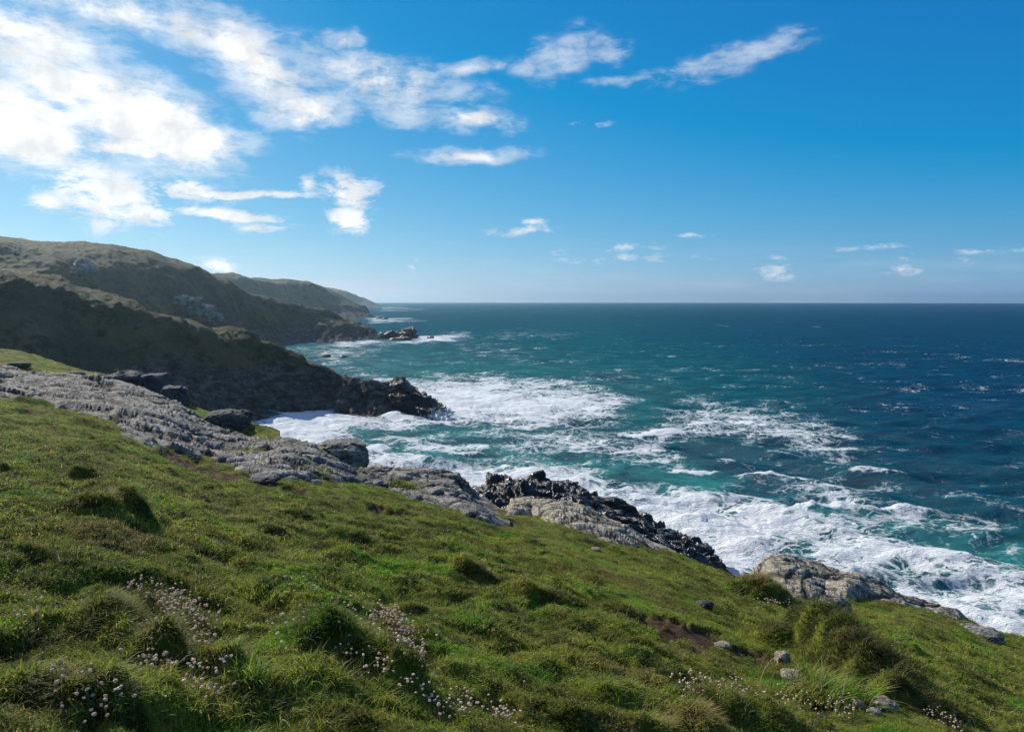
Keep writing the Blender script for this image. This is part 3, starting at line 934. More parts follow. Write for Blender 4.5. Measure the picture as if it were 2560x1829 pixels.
land('headland', [
    [(400, 850, 900), (700, 830, 1150), (820, 812, seaY(812), -4), (900, 806, seaY(806), -4), (940, 803, seaY(803), -4)],
    [(400, 780, 950), (650, 770, 1200), (800, 785, 1330), (880, 788, 1400), (938, 798, 1390)],
    [(400, 730, 1000), (600, 735, 1200), (740, 745, 1350), (820, 757, 1420), (880, 772, 1450), (936, 796, 1420)],
    [(400, 684, 1050), (560, 691, 1200), (640, 698, 1300), (740, 706, 1400), (800, 715, 1480), (840, 735, 1500), (880, 756, 1510), (900, 764, 1510), (920, 780, 1480), (934, 795, 1440)],
    [(400, 690, 1200), (740, 716, 1600), (880, 770, 1650), (932, 797, 1500)],
    [(400, 780, 1300, -20), (740, 790, 1700, -20), (930, 800, 1560, -4)],
], 260, 110, M_HILLFAR, 'third headland fading into haze behind the long brown one', amp=7, scale=0.009, gully=9, rock_z=(10, 30), seed=23, facet_amp=6, facet_scale=0.03)

land('headland', [
    [(640, 800, 2600), (900, 778, seaY(778), -4), (968, 776, seaY(776), -4)],
    [(640, 745, 2800), (800, 745, 3100), (900, 760, 3400), (964, 772, 3350)],
    [(640, 700, 3000), (780, 711, 3200), (830, 722, 3400), (870, 730, 3500), (910, 744, 3600), (940, 758, 3600), (962, 770, 3500)],
    [(640, 710, 3400), (870, 740, 3900), (960, 771, 3700)],
    [(640, 770, 3600, -20), (870, 770, 4000, -20), (958, 774, 3800, -4)],
], 180, 80, M_HILLFAR, 'farthest pale headland low on the horizon', amp=12, scale=0.005, gully=14, rock_z=(10, 40), seed=33)


# ------------------------------------------------------------------ rock outcrops built on surveyed rows
def crag(name, rows, nc, nr, mat, label, cat='rock', amp=0.25, scale=0.9, fac=0.25, fscale=0.6, seed=0, smk=3, strata=(.7, 1.0, 2.2), end_fade=0.06, foam=None, kind=None, bed=0.0, bedf=1.5, jdepth=.35, fw=(.65, .40, .24)):
    V = net(rows, nc, nr, smk)
    Nn = grid_normals(V)
    flip = np.sign(Nn[:, :, 2].mean())
    Nn *= flip
    p = V.reshape(-1, 3)
    n = Nn.reshape(-1, 3)
    sp = p * np.array(strata)
    # dipping strata
    sp = sp + np.outer(p[:, 0] * 0.35, [0, 0, 1])
    warp = np.stack([fbm3(sp * scale * 0.6 + k * 17, 2, 0.5, seed + 90 + k) for k in range(3)], 1)
    sw = sp + warp * 0.5 / scale
    a = fbm3(sw * scale, 6, 0.56, seed)
    r = fbm3(sw * scale * 1.7, 5, 0.58, seed + 10, ridged=True)
    f1, e1 = facet3(sw * fscale, seed + 20)
    f2, e2 = facet3(sw * fscale * 2.6 + 5, seed + 21)
    f3, e3 = facet3(sw * fscale * 6.1 + 9, seed + 22)
    jn = np.maximum((1 - sst(e1, .01, .09)), .7 * (1 - sst(e2, .01, .10)))
    joint = (1 - sst(e1, 0, .10)) * jdepth + (1 - sst(e2, 0, .12)) * jdepth * .45
    low = fbm3(p * scale * 0.28 + 40, 3, 0.5, seed + 33)
    d = low * amp * 2.2 + a * amp + r * amp * 0.3 + fac * (f1 * fw[0] + f2 * fw[1] + f3 * fw[2] - joint)
    if bed:
        hh = (p @ np.array([.45, -.55, .9])) * bedf + fbm3(p * .5, 4, .55, seed + 55) * 1.5
        saw = hh - np.floor(hh)
        wgt = sst(fbm3(p * .35 + 7, 3, .5, seed + 56), -.35, .15)
        d = d + bed * wgt * (saw - sst(saw, .90, 1.0) - .45)
        h3 = hh * 3.1 + fbm3(p * 1.4, 3, .55, seed + 57) * 1.2
        saw = h3 - np.floor(h3)
        d = d + bed * .15 * (saw - sst(saw, .88, 1.0) - .45)
    u = np.tile(np.linspace(0, 1, nc), nr)
    d = d * sst(u, 0, end_fade) * sst(1 - u, 0, end_fade)
    q = p + n * d[:, None]
    q[:, 2] = np.maximum(q[:, 2], -2.0)
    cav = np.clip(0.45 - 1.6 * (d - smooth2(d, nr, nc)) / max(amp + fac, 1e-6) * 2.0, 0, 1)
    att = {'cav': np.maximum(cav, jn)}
    pxx = CX + F * q[:, 0] / q[:, 1]
    pyy = HY + F * (EYE - q[:, 2]) / q[:, 1]
    att['foam'] = foam(pxx, pyy, q) if foam else np.zeros(len(q))
    fa = grid_faces(nr, nc)
    if flip < 0:
        fa = fa[:, ::-1]
    o = link(name, mesh_np(name, q, fa, att), mat)
    tag(o, label, cat, kind=kind)
    return o


def smooth2(d, nr, nc, k=7):
    a = d.reshape(nr, nc)
    for ax in (0, 1):
        acc = 0
        for s in range(-k, k + 1):
            acc = acc + np.roll(a, s, ax)
        a = acc / (2 * k + 1)
    return a.ravel()


BL = [(-500, 930), (-200, 962), (0, 996), (100, 1006), (180, 1030), (280, 1052), (312, 1088), (360, 1106), (420, 1127), (520, 1148), (592, 1172), (680, 1196), (800, 1203), (900, 1211), (957, 1218), (1039, 1251), (1111, 1270), (1184, 1295), (1285, 1310)]
BU = [(-500, 850), (-200, 890), (0, 913), (29, 915), (73, 930), (145, 935), (242, 949), (300, 961), (358, 976), (411, 993), (445, 1010), (484, 1034), (523, 1062), (557, 1080), (620, 1098), (687, 1097), (726, 1095), (784, 1112), (840, 1140), (886, 1163), (961, 1174), (1015, 1176),
      (1087, 1181), (1136, 1189), (1165, 1207), (1190, 1230), (1230, 1262), (1275, 1290)]
BUY = lambda x: float(np.interp(x, [-500, 0, 300, 520, 700, 900, 1190, 1280], [46, 42, 40, 36.5, 34.5, 32.5, 30.5, 28.5]))


def belt_rows(L, U, uy, sink=0.7, back=((3, 30, -1.0), (6, 80, -5))):
    L, U = np.array(L, float), np.array(U, float)
    xs = np.union1d(L[:, 0], U[:, 0])
    xs = xs[(xs >= max(L[0, 0], U[0, 0])) & (xs <= min(L[-1, 0], U[-1, 0]))]
    lo = np.interp(xs, L[:, 0], L[:, 1])
    hi = np.interp(xs, U[:, 0], U[:, 1])
    Yl = np.array([float(groundY(x, y)) for x, y in zip(xs, lo)])
    Yu = np.maximum(np.array([uy(x) for x in xs]), Yl + 1.5)
    rows = [[(x, l + 10, a - 1.0, -sink) for x, l, a in zip(xs, lo, Yl)],
            [(x, l, a, -0.10) for x, l, a in zip(xs, lo, Yl)],
            [(x, l + (h - l) * .40, a + (b - a) * .30, 0) for x, l, h, a, b in zip(xs, lo, hi, Yl, Yu)],
            [(x, l + (h - l) * .78, a + (b - a) * .66, 0) for x, l, h, a, b in zip(xs, lo, hi, Yl, Yu)],
            [(x, h, b, 0) for x, h, b in zip(xs, hi, Yu)]]
    for (dy, dp, dz) in back:
        rows.append([(x, h + dp * .3, b + dy, dz) for x, h, b in zip(xs, hi, Yu)])
    return rows


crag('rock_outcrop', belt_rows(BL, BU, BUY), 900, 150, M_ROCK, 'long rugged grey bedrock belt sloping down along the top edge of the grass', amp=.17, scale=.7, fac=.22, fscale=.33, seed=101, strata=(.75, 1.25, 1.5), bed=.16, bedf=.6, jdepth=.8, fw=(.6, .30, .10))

SL = [(1262, 1290), (1329, 1286), (1402, 1314), (1523, 1358), (1620, 1371), (1690, 1384)]
SU = [(1262, 1275), (1281, 1250), (1329, 1246), (1387, 1252), (1426, 1262), (1474, 1279), (1523, 1303), (1571, 1319), (1620, 1352), (1690, 1380)]
crag('rock_slab', belt_rows(SL, SU, lambda x: float(np.interp(x, [1262, 1690], [31, 27.5]))), 320, 80, M_ROCKW, 'pale sloping rock slab on the grass edge below the wet black rock', amp=.08, scale=1.1, fac=.13, fscale=.5, jdepth=.6, seed=121, bed=.07, bedf=1.2)

RL = [(1845, 1462), (1900, 1480), (1950, 1488), (2001, 1495), (2064, 1493), (2115, 1506), (2170, 1499), (2259, 1514), (2318, 1526), (2394, 1548), (2425, 1556)]
RU = [(1845, 1456), (1866, 1442), (1896, 1411), (1929, 1390), (1959, 1387), (2022, 1400), (2107, 1425), (2149, 1428), (2200, 1446), (2259, 1486), (2318, 1500), (2394, 1523), (2425, 1552)]
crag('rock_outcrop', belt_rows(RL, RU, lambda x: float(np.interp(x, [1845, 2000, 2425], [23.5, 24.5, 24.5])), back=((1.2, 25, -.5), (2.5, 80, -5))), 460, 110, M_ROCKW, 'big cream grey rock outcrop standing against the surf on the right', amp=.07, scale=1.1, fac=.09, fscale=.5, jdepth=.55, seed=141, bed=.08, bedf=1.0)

# black wet reef below the slope
KU = [(1180, 1262, 101), (1199, 1230, 101), (1223, 1198, 101), (1247, 1186, 101), (1281, 1199, 100), (1315, 1197, 99), (1378, 1203, 98), (1426, 1198, 98), (1450, 1205, 97), (1474, 1226, 97), (1523, 1239, 96), (1562, 1251, 95), (1595, 1270, 94),
      (1620, 1290, 93), (1668, 1314, 92), (1707, 1343, 90), (1750, 1362, 89), (1779, 1391, 88), (1805, 1418, 87), (1832, 1444, 86.5)]
krows = []
for dp, dY, dz in ((190, -24, 0), (95, -12, 0), (40, -5, .3), (0, 0, 0), (-4, 4, -.5), (40, 7, -2.0), (130, 9, -8)):
    krows.append([(x, y + dp * (1 if dp < 0 else np.interp(x, [1180, 1832], [1, .45])), Y + dY * np.interp(x, [1180, 1832], [1, .5]), dz) for x, y, Y in KU])
crag('black_rock', krows, 520, 170, M_WET, 'jagged wet black rock ridge rising out of the surf below the slope', amp=.9, scale=.24, fac=1.35, fscale=.16, fw=(.6, .45, .22), seed=161, end_fade=.03,
     foam=lambda x, y, q: np.maximum(.62 * (1 - sst(q[:, 2], 0.2, 1.4)), .55 * (1 - sst(np.hypot((x - 1460) / 60, (y - 1265) / 22), .3, 1))))

# crag at the tip of the near headland
TU = [(935, 1010, 214), (955, 985, 214), (968, 975, 214), (977, 961, 214), (1002, 961, 213), (1026, 978, 212), (1065, 995, 210), (1084, 1014, 208), (1113, 1029, 206), (1130, 1047, 204)]
trows = []
for dp, dY, dz in ((90, -9, -4), (62, -7, 0), (30, -3, 0), (0, 0, 0), (0, 6, 0), (30, 12, -3), (90, 16, -8)):
    trows.append([(x, min(y + dp * np.interp(x, [935, 1130], [1, .25]), 1056), Y + dY, dz) for x, y, Y in TU])
crag('sea_crag', trows, 300, 130, M_WET, 'black rock crag streaming with white water at the tip of the near headland', amp=1.4, scale=.14, fac=1.7, fscale=.16, seed=181, end_fade=.04,
     foam=lambda x, y, q: .60 * sst(x, 1060, 1085) * sst(y, 1008, 1022) + .5 * (1 - sst(q[:, 2], 0.3, 1.6)))


# grassy knoll behind the belt on the left
def knoll(name, rows, label, seed, nc=160, nr=60, amp=.35, kind='structure'):
    V = net(rows, nc, nr, 7)
    p = V.reshape(-1, 3)
    z = fbm2(p[:, 0] * .5, p[:, 1] * .5, 5, .55, seed) * amp
    p[:, 2] += z
    fa = grid_faces(nr, nc)
    Nn = grid_normals(V)
    if Nn[:, :, 2].mean() < 0:
        fa = fa[:, ::-1]
    soil = sst(fbm2(p[:, 0] * .6 + 9, p[:, 1] * .6, 4, .6, seed + 3), .35, .6) * .6
    o = link(name, mesh_np(name, p, fa, {'soil': soil}), M_TURF)
    tag(o, label, kind=kind)
    return o


knoll('knoll', [[(-400, 960, 44), (0, 965, 44), (140, 975, 44), (300, 985, 44)], [(-400, 900, 50), (0, 915, 52), (140, 940, 52), (290, 960, 50)],
                [(-400, 840, 60), (0, 876, 62), (73, 886, 61), (145, 909, 60), (200, 925, 59), (275, 943, 56)], [(-400, 850, 66, -.5), (0, 880, 68, -.5), (145, 915, 66, -.5), (265, 950, 62, -.5)],
                [(-400, 900, 74, -8), (0, 940, 76, -8), (145, 965, 74, -8), (255, 990, 68, -8)]], 'small grassy knoll behind the grey rock belt', 201)
knoll('terrace', [[(455, 1075, 36, -1), (560, 1110, 36, -1), (720, 1130, 35, -1)], [(455, 1045, 39), (520, 1055, 39), (600, 1085, 38), (700, 1100, 36.5)],
                  [(460, 1012, 45), (540, 1035, 44), (600, 1050, 43), (660, 1064, 41), (700, 1082, 39.5)], [(460, 1015, 47, -1), (600, 1060, 45, -1), (700, 1090, 41, -1)],
                  [(460, 1100, 50, -6), (600, 1120, 47, -6), (700, 1140, 43, -6)]], 'small turf terrace at the edge of the drop behind the rock belt', 211, 120, 50, .25)


# ------------------------------------------------------------------ the ground itself
def build_ground():
    na, nr = 760, 520
    azs = np.radians(np.linspace(-58, 58, na))
    rr = 1.3 * (72 / 1.3) ** np.linspace(0, 1, nr)
    A, R = np.meshgrid(azs, rr)
    X, Yw = R * np.sin(A), R * np.cos(A)
    x, y = X.ravel(), Yw.ravel()
    h, path = detail(x, y)
    z = ground_z(x, y, False) + h
    soil = soil_mask(x, y)
    z = z - soil * 0.13
    z = np.maximum(z, -2.5)
    me = mesh_np('ground', np.stack([x, y, z], 1), grid_faces(nr, na)[:, ::-1], {'soil': soil})
    o = link('ground', me, M_TURF)
    tag(o, 'green grassy slope falling towards the sea', kind='structure')


build_ground()


# ------------------------------------------------------------------ boulders and stones
def ico(sub):
    import bmesh
    bm = bmesh.new()
    bmesh.ops.create_icosphere(bm, subdivisions=sub, radius=1.0)
    v = np.array([w.co[:] for w in bm.verts])
    f = np.array([[w.index for w in fc.verts] for fc in bm.faces])
    bm.free()
    return v, f


ICO = {k: ico(k) for k in (1, 2, 4, 5, 6)}


def boulder(name, loc, dims, rot, mat, label, cat='rock', seed=0, sub=5, block=0.55, rough=0.18, fs=1.6, group=None):
    v, f = ICO[sub]
    # squarish block
    q = np.sign(v) * np.abs(v) ** (1 - block * 0.55)
    q /= np.abs(q).max(0)
    p = q + seed * 3.7
    a = fbm3(p * 1.1, 5, 0.55, seed)
    fc, e = facet3(p * fs, seed + 3)
    f2, e2 = facet3(p * fs * 2.6, seed + 4)
    jt = (1 - sst(e, 0, .08)) * .3
    d = rough * (a * 1.1 + fc * .7 + f2 * .3 - jt)
    q = q * (1 + d[:, None])
    q[:, 2] = np.maximum(q[:, 2], -0.75)
    q = q * np.array(dims) * 0.5
    c, s = math.cos(rot), math.sin(rot)
    q = np.stack([c * q[:, 0] - s * q[:, 1], s * q[:, 0] + c * q[:, 1], q[:, 2]], 1)
    me = mesh_np(name, q, f, {'cav': np.clip(.3 - d * 2, 0, 1), 'foam': np.zeros(len(q))})
    o = link(name, me, mat)
    o.location = loc
    tag(o, label, cat, group)
    return o


def at(px, py, Y): return tuple(float(c) for c in P(px, py, Y))


boulder('boulder', at(850, 1141, 33.5), (2.5, 2.6, 1.45), .3, M_ROCK, 'rounded grey boulder at the edge of the drop above the foaming cove', seed=1, sub=6, rough=.14)
boulder('boulder', at(312, 965, 46), (2.6, 2.4, 1.75), .2, M_DARK, 'dark rounded boulder behind the grey rock belt', seed=2, sub=5)
boulder('boulder', at(380, 968, 46.5), (1.75, 2.2, 1.65), -.2, M_DARK, 'dark squared boulder with flat top right of the rounded dark boulder', seed=3, sub=5, block=1.0, rough=.12)
boulder('boulder', at(436, 1000, 44), (1.5, 2.0, 1.6), .5, M_DARK, 'dark stepped rock leaning down from the squared boulder', seed=4, sub=5, block=.8)
boulder('boulder', at(570, 1062, 39.5), (2.3, 2.2, 1.55), .2, M_DARK, 'flat topped boulder with brown turf in front standing above the cove', seed=5, sub=6, block=.8, rough=.14)
boulder('boulder', at(190, 938, 50), (1.1, .8, .5), .3, M_DARK, 'small dark rock on the slope of the grassy knoll', seed=6, sub=4)
boulder('boulder', at(48, 913, 53), (1.5, .9, .45), .1, M_DARK, 'low dark rock at the left on the grassy knoll', seed=7, sub=4)
for k, (bx, by, bY, w, h, lb) in enumerate([(205, 668, 428, 7, 9, 'tall grey rock tor high on the long brown hillside'), (222, 676, 424, 8, 5.5, 'lower grey rock beside the tall hillside tor'), (192, 678, 424, 6, 4, 'small grey rock at the foot of the hillside tor'),
                                           (462, 752, 470, 12, 6, 'upper grey crag on the dark shoulder of the brown hillside'), (500, 775, 478, 13, 7, 'middle grey crag on the dark shoulder of the brown hillside'), (530, 793, 486, 11, 6, 'lowest grey crag on the dark shoulder of the brown hillside')]):
    boulder('rock_tor', at(bx, by, bY - 3), (w * 1.1, w * 1.1, h * 1.1), k * .7, M_ROCK, lb, seed=50 + k, sub=5, block=.1, rough=.55, fs=1.5)
# reef off the second headland
boulder('sea_rock', at(975, 846, 618), (17, 14, 10), .1, M_WET, 'left dark rock of the reef off the long brown headland', seed=8, sub=5, block=.1, rough=.55, fs=1.4)
boulder('sea_rock', at(1018, 843, 622), (15, 12, 13), .4, M_WET, 'tallest dark rock of the reef off the long brown headland', seed=9, sub=5, block=.1, rough=.55, fs=1.4)
boulder('sea_rock', at(1000, 851, 598), (16, 9, 5), .2, M_WET, 'low dark rock in front of the tallest reef rock', seed=10, sub=5, block=.1, rough=.55, fs=1.4)
boulder('sea_rock', at(1076, 844, 620), (6, 5, 2.6), .0, M_WET, 'small lone dark rock in the surf beyond the reef', seed=11, sub=4, rough=.3)
for k, (bx, by, w) in enumerate([(800, 882, 4), (815, 891, 5), (860, 893, 4.5)]):
    boulder('sea_rock', at(bx, by, seaY(by)), (w, w * .8, w * .5), k, M_WET, ['tiny leftmost dark rock awash in the bay between the headlands', 'middle tiny dark rock awash in the bay between the headlands', 'tiny rightmost dark rock awash in the bay between the headlands'][k], seed=12 + k, sub=4, rough=.3)
for k, (bx, by, w) in enumerate([(952, 797, 14), (963, 798, 10)]):
    boulder('sea_rock', at(bx, by, seaY(by)), (w, w * .8, w * .6), k, M_WET, ['dark rock just off the tip of the third headland', 'smaller dark rock outside the one off the third headland'][k], seed=16 + k, sub=4, rough=.3)


def stone(px, py, wpx, hpx, mat, label, seed, lift=.3, rot=.2, block=.6, depth=1.0, sub=4, name='stone'):
    g = on_ground(px, py)[0]
    w, h = wpx / F * g[1], hpx / F * g[1]
    return boulder(name, (g[0], g[1], g[2] + h * lift), (w, w * depth, h), rot, mat, label, seed=seed, sub=sub, block=block, rough=.2, fs=1.3)


stone(1957, 1662, 36, 36, M_STONE, 'upright pale stone at the left foot of the long dark bank', 31, .12)
stone(1978, 1692, 52, 22, M_STONE, 'flat pale stone lying below the upright pale stone', 32, .08, -.3)
stone(2146, 1768, 24, 28, M_STONE, 'small upright pale stone left of the flat pale block', 33, .3)
stone(2212, 1772, 52, 28, M_STONE, 'largest pale block of the lower right stones', 34, .2, .3, .9)
stone(2185, 1780, 34, 16, M_STONE, 'low pale stone tucked against the largest pale block', 35, .25)
stone(1808, 1630, 34, 14, M_STONE, 'thin pale flake of stone lying on the grass by the bare soil', 36, .1, .5, .8)
stone(2085, 1590, 66, 66, M_ROCK, 'blue grey boulder behind the long dark bank', 37, 1.0, .4, .7, sub=5, name='boulder')
stone(2018, 1545, 36, 34, M_ROCKW, 'small yellow lichened rock above the blue grey boulder', 38, .5, .2, .5)
stone(1762, 1518, 38, 24, M_DARK, 'grey rock poking out of the turf left of the rounded hummock', 39, .1, .4)
stone(1052, 1672, 26, 24, M_ROCK, 'small white grey stone at the foot of the flowering tussock', 40, .35)
stone(2450, 1587, 90, 26, M_ROCK, 'low grey rock showing in the turf at the far right edge', 41, .15, .3, .5)
stone(660, 1202, 70, 18, M_DARK, 'flat brown rock half buried where turf meets the rock belt', 42, .1, -.3, .7)
stone(1210, 1405, 16, 8, M_STONE, 'tiny white stone lying on the smooth turf in mid slope', 43, .3)
stone(1490, 1375, 22, 8, M_STONE, 'tiny pale stone in the turf below the pale slab', 44, .3)


# ------------------------------------------------------------------ grass
def blade_np(base, hgt, wid, az, lean, curl, brand, segs=3):
    """arrays of n blades -> verts, faces (quads + tip triangle), attrs"""
    n = len(hgt)
    rows = []
    dirx, diry = np.cos(az), np.sin(az)
    sx, sy = -diry, dirx
    tipv = []
    for k in range(segs + 1):
        t = k / segs
        ang = lean + curl * t
        out = hgt * t * np.sin(np.minimum(ang, 1.9)) * (0.4 + 0.6 * t)
        up = hgt * t * np.cos(np.minimum(ang * .8, 1.7))
        c = base + np.stack([dirx * out, diry * out, up], 1)
        if k < segs:
            w = wid * (1 - 0.55 * t) * .5
            rows += [c - np.stack([sx * w, sy * w, 0 * w], 1), c + np.stack([sx * w, sy * w, 0 * w], 1)]
            tipv += [t, t]
        else:
            rows.append(c)
            tipv.append(1.0)
    V = np.stack(rows, 1)
    m = V.shape[1]
    off = (np.arange(n) * m)[:, None]
    quads = np.concatenate([off + np.array([[2 * k, 2 * k + 1, 2 * k + 3, 2 * k + 2]]) for k in range(segs - 1)], 0)
    tri = off + np.array([[m - 3, m - 2, m - 1]])
    return V.reshape(-1, 3), quads, tri, np.tile(np.array(tipv), n), np.repeat(brand, m)


def build_grass():
    r = np.random.default_rng(21)
    K = 8
    PV, PQ, PT, TIP, BR, KI = [], [], [], [], [], []
    off = 0
    for k in range(K):
        n = [15, 15, 14, 16, 12, 12, 9, 10][k]
        rad = 0.045
        a = r.random(n) * 6.283
        d = np.sqrt(r.random(n)) * rad
        base = np.stack([d * np.cos(a), d * np.sin(a), np.full(n, -0.012)], 1)
        tall = [.026, .028, .033, .026, .038, .042, .10, .13][k]
        h = tall * (0.6 + 0.7 * r.random(n))
        w = (0.0045 if k < 6 else 0.0055) * (0.7 + 0.6 * r.random(n))
        V, q, t, tip, br = blade_np(base, h, w, r.random(n) * 6.283, 0.1 + 0.5 * r.random(n), 0.5 + 1.0 * r.random(n), r.random(n), 3 if k > 3 else 2)
        PV.append(V); PQ.append(q + off); PT.append(t + off); TIP.append(tip); BR.append(br); KI.append(np.full(len(V), k))
        off += len(V)
    # roots: even in direction, thinning with distance
    n = 300000
    az = np.radians(r.uniform(-41, 41, n))
    rr = 2.2 * (44 / 2.2) ** (r.random(n) ** 0.92)
    x, y = rr * np.sin(az), rr * np.cos(az)
    px = CX + F * x / y
    ye = np.interp(px, _tt, _ye)
    soil = soil_mask(x, y)
    keep = (y < ye + 0.8) & (r.random(n) > soil * 1.8)
    # keep off the bare bedrock
    lo = np.interp(px, [p[0] for p in BL], [p[1] for p in BL])
    lo = np.where(px > 1285, 0, lo)
    sl = np.where((px > 1266) & (px < 1690), np.interp(px, [p[0] for p in SL], [p[1] for p in SL]), 0)
    rl = np.where((px > 1850) & (px < 2420), np.interp(px, [p[0] for p in RL], [p[1] for p in RL]), 0)
    py = HY + F * (g_of(px) * y + GEYE) / y
    lim = np.maximum(np.maximum(lo, sl), rl) + r.normal(size=n) * 3
    keep &= py > lim
    x, y, rr = x[keep], y[keep], rr[keep]
    h, path = detail(x, y)
    z = ground_z(x, y, False) + h
    nz = fbm2(x * 1.3, y * 1.3, 3, .6, 401)
    nl = fbm2(x * .6, y * .6, 3, .6, 411)
    m = len(x)
    sc = np.clip(0.62 + 0.115 * rr, 0.8, 2.4) * (0.75 + 0.5 * r.random(m)) * (1 - .35 * path) * (1 + .5 * nz)
    cl = fbm2(x * 3.6, y * 3.6, 3, .6, 421)
    sc *= np.clip(1.0 + 1.15 * cl, .4, 1.7)
    sc = np.clip(sc, .40, 3.2)
    tallp = sst(nl + .5 * nz, .15, .6) * (1 - path) * sst(-rr, -22, -8)
    kind = np.where(r.random(m) < tallp * .16, r.integers(6, 8, m), r.integers(0, 6, m))
    sc = np.where(kind > 5, np.minimum(sc, 1.5), sc)
    rot = np.stack([r.normal(size=m) * .18, r.normal(size=m) * .18, r.random(m) * 6.283], 1)
    pv = np.concatenate(PV)
    V = np.concatenate([pv, np.stack([x, y, z], 1)])
    z0 = np.zeros(m)
    att = {'tip': np.concatenate([np.concatenate(TIP), z0]), 'brand': np.concatenate([np.concatenate(BR), z0]),
           'pid': np.concatenate([np.concatenate(KI), np.full(m, -1)]).astype(int), 'pick': np.concatenate([np.zeros(len(pv)), kind]).astype(int),
           'rot': np.concatenate([np.zeros((len(pv), 3)), rot]), 'scl': np.concatenate([np.ones((len(pv), 3)), np.stack([sc * .85, sc * .85, sc * (1 - .35 * sst(rr, 6, 16))], 1)])}
    quads = np.concatenate([q for q in PQ])
    tris = np.concatenate(PT)
    me = mesh_np('grass', V, [quads, tris], att)
    o = link('grass', me, M_BLADE)
    tag(o, 'short green turf and longer blades covering the slope', kind='stuff')
    ng = bpy.data.node_groups.new('grass_scatter', 'GeometryNodeTree')
    ng.interface.new_socket('Geometry', in_out='INPUT', socket_type='NodeSocketGeometry')
    ng.interface.new_socket('Geometry', in_out='OUTPUT', socket_type='NodeSocketGeometry')
    nd, lk = ng.nodes, ng.links
    gi, go = nd.new('NodeGroupInput'), nd.new('NodeGroupOutput')

    def named(nm, typ):
        a = nd.new('GeometryNodeInputNamedAttribute')
        a.data_type = typ
        a.inputs['Name'].default_value = nm
        return a.outputs['Attribute']
    pid = named('pid', 'INT')

    def sel(op, val):
        c = nd.new('FunctionNodeCompare')
        c.data_type = 'INT'
        c.operation = op
        ii = [s for s in c.inputs if s.type == 'INT']
        lk.new(pid, ii[0])
        ii[1].default_value = val
        s = nd.new('GeometryNodeSeparateGeometry')
        s.domain = 'POINT'
        lk.new(gi.outputs[0], s.inputs['Geometry'])
        lk.new(c.outputs[0], s.inputs['Selection'])
        return s.outputs['Selection']
    g2i = nd.new('GeometryNodeGeometryToInstance')
    for k in reversed(range(K)):
        lk.new(sel('EQUAL', k), g2i.inputs[0])
    pts = sel('LESS_THAN', 0)
    iop = nd.new('GeometryNodeInstanceOnPoints')
    lk.new(pts, iop.inputs['Points'])
    lk.new(g2i.outputs[0], iop.inputs['Instance'])
    iop.inputs['Pick Instance'].default_value = True
    lk.new(named('pick', 'INT'), iop.inputs['Instance Index'])
    lk.new(named('rot', 'FLOAT_VECTOR'), iop.inputs['Rotation'])
    lk.new(named('scl', 'FLOAT_VECTOR'), iop.inputs['Scale'])
    lk.new(iop.outputs[0], go.inputs[0])
    md = o.modifiers.new('scatter', 'NODES')
    md.node_group = ng


build_grass()


def tussock(px, py, wpx, label, n=900, hgt=.22, mat=None, seed=0, lean=(.35, 1.0), wid=.0055, to=None):
    """long wind-combed grass over a hump of the slope, ragged at its edge; `to` stretches it into a bank"""
    r = np.random.default_rng(500 + seed)
    c = on_ground(px, py)[0]
    c2 = on_ground(*to)[0] if to else c
    R = wpx / F * c[1]
    t = r.random(n)
    x = c[0] + (c2[0] - c[0]) * t + r.normal(size=n) * R * .52
    y = c[1] + (c2[1] - c[1]) * t + r.normal(size=n) * R * .42
    nz = fbm2(x * 5, y * 5, 3, .6, 431 + seed)
    z = ground_z(x, y) - .01
    dist = c[1]
    w = wid * (0.7 + .6 * r.random(n)) * max(1.0, dist / 7.0)
    h = hgt * (.35 + .75 * r.random(n)) * np.clip(1 + 1.1 * nz, .35, 1.7)
    gx = (ground_z(x + .06, y) - ground_z(x - .06, y)) / .12
    gy = (ground_z(x, y + .06) - ground_z(x, y - .06)) / .12
    sl = np.hypot(gx, gy)
    out = np.arctan2(-gy - .2, -gx + .25) + r.normal(size=n) * .8
    ln = .10 + lean[0] * np.minimum(sl, 1.4) + .35 * r.random(n)
    V, q, tr, tip, br = blade_np(np.stack([x, y, z], 1) - c, h, w, out, ln, lean[1] * (.4 + .9 * r.random(n)), r.random(n), 4)
    me = mesh_np('grass_tussock', V, [q, tr], {'tip': tip, 'brand': br})
    root = empty('grass_tussock', tuple(c))
    tag(root, label, 'tussock', 'shaggy grass tussocks on the slope')
    me.name = 'blades'
    tag(link('blades', me, mat or M_TUSS, root), kind='stuff')
    return root


tussock(770, 1620, 120, 'largest shaggy foreground tussock with black shaded flank and pale flowers on its rim', 3200, .13, seed=1, to=(980, 1690))
tussock(425, 1650, 80, 'foreground tussock with pale flowers hanging over its dark front', 900, .13, seed=3)
tussock(550, 1695, 80, 'small dark tussock right of the left flowering tussock', 700, .12, seed=4)
tussock(235, 1285, 40, 'ragged dark tussock bank in the left middle of the slope', 1300, .17, seed=5, to=(345, 1290))
tussock(1895, 1500, 78, 'rounded brown hummock of grass in front of the cream grey outcrop', 2600, .20, M_DRYT, seed=7)
tussock(2010, 1590, 70, 'long dark shaggy bank falling right beside the blue grey boulder', 6500, .22, M_TUSS_SHADE, seed=8, to=(2230, 1740))
tussock(1930, 1600, 70, 'brown topped tussock left of the long dark bank', 1000, .20, seed=10)
tussock(2010, 1720, 70, 'broad bladed dark green clump in the hollow below the long dark bank', 1100, .32, M_BLADE, seed=11, wid=.010, to=(2110, 1755))
tussock(1300, 1490, 40, 'brown ragged grass in the middle of the slope', 800, .13, seed=12, to=(1390, 1500))
tussock(1140, 1435, 36, 'dark green ragged grass up left of the brown mid slope patch', 700, .13, seed=13, to=(1220, 1450))
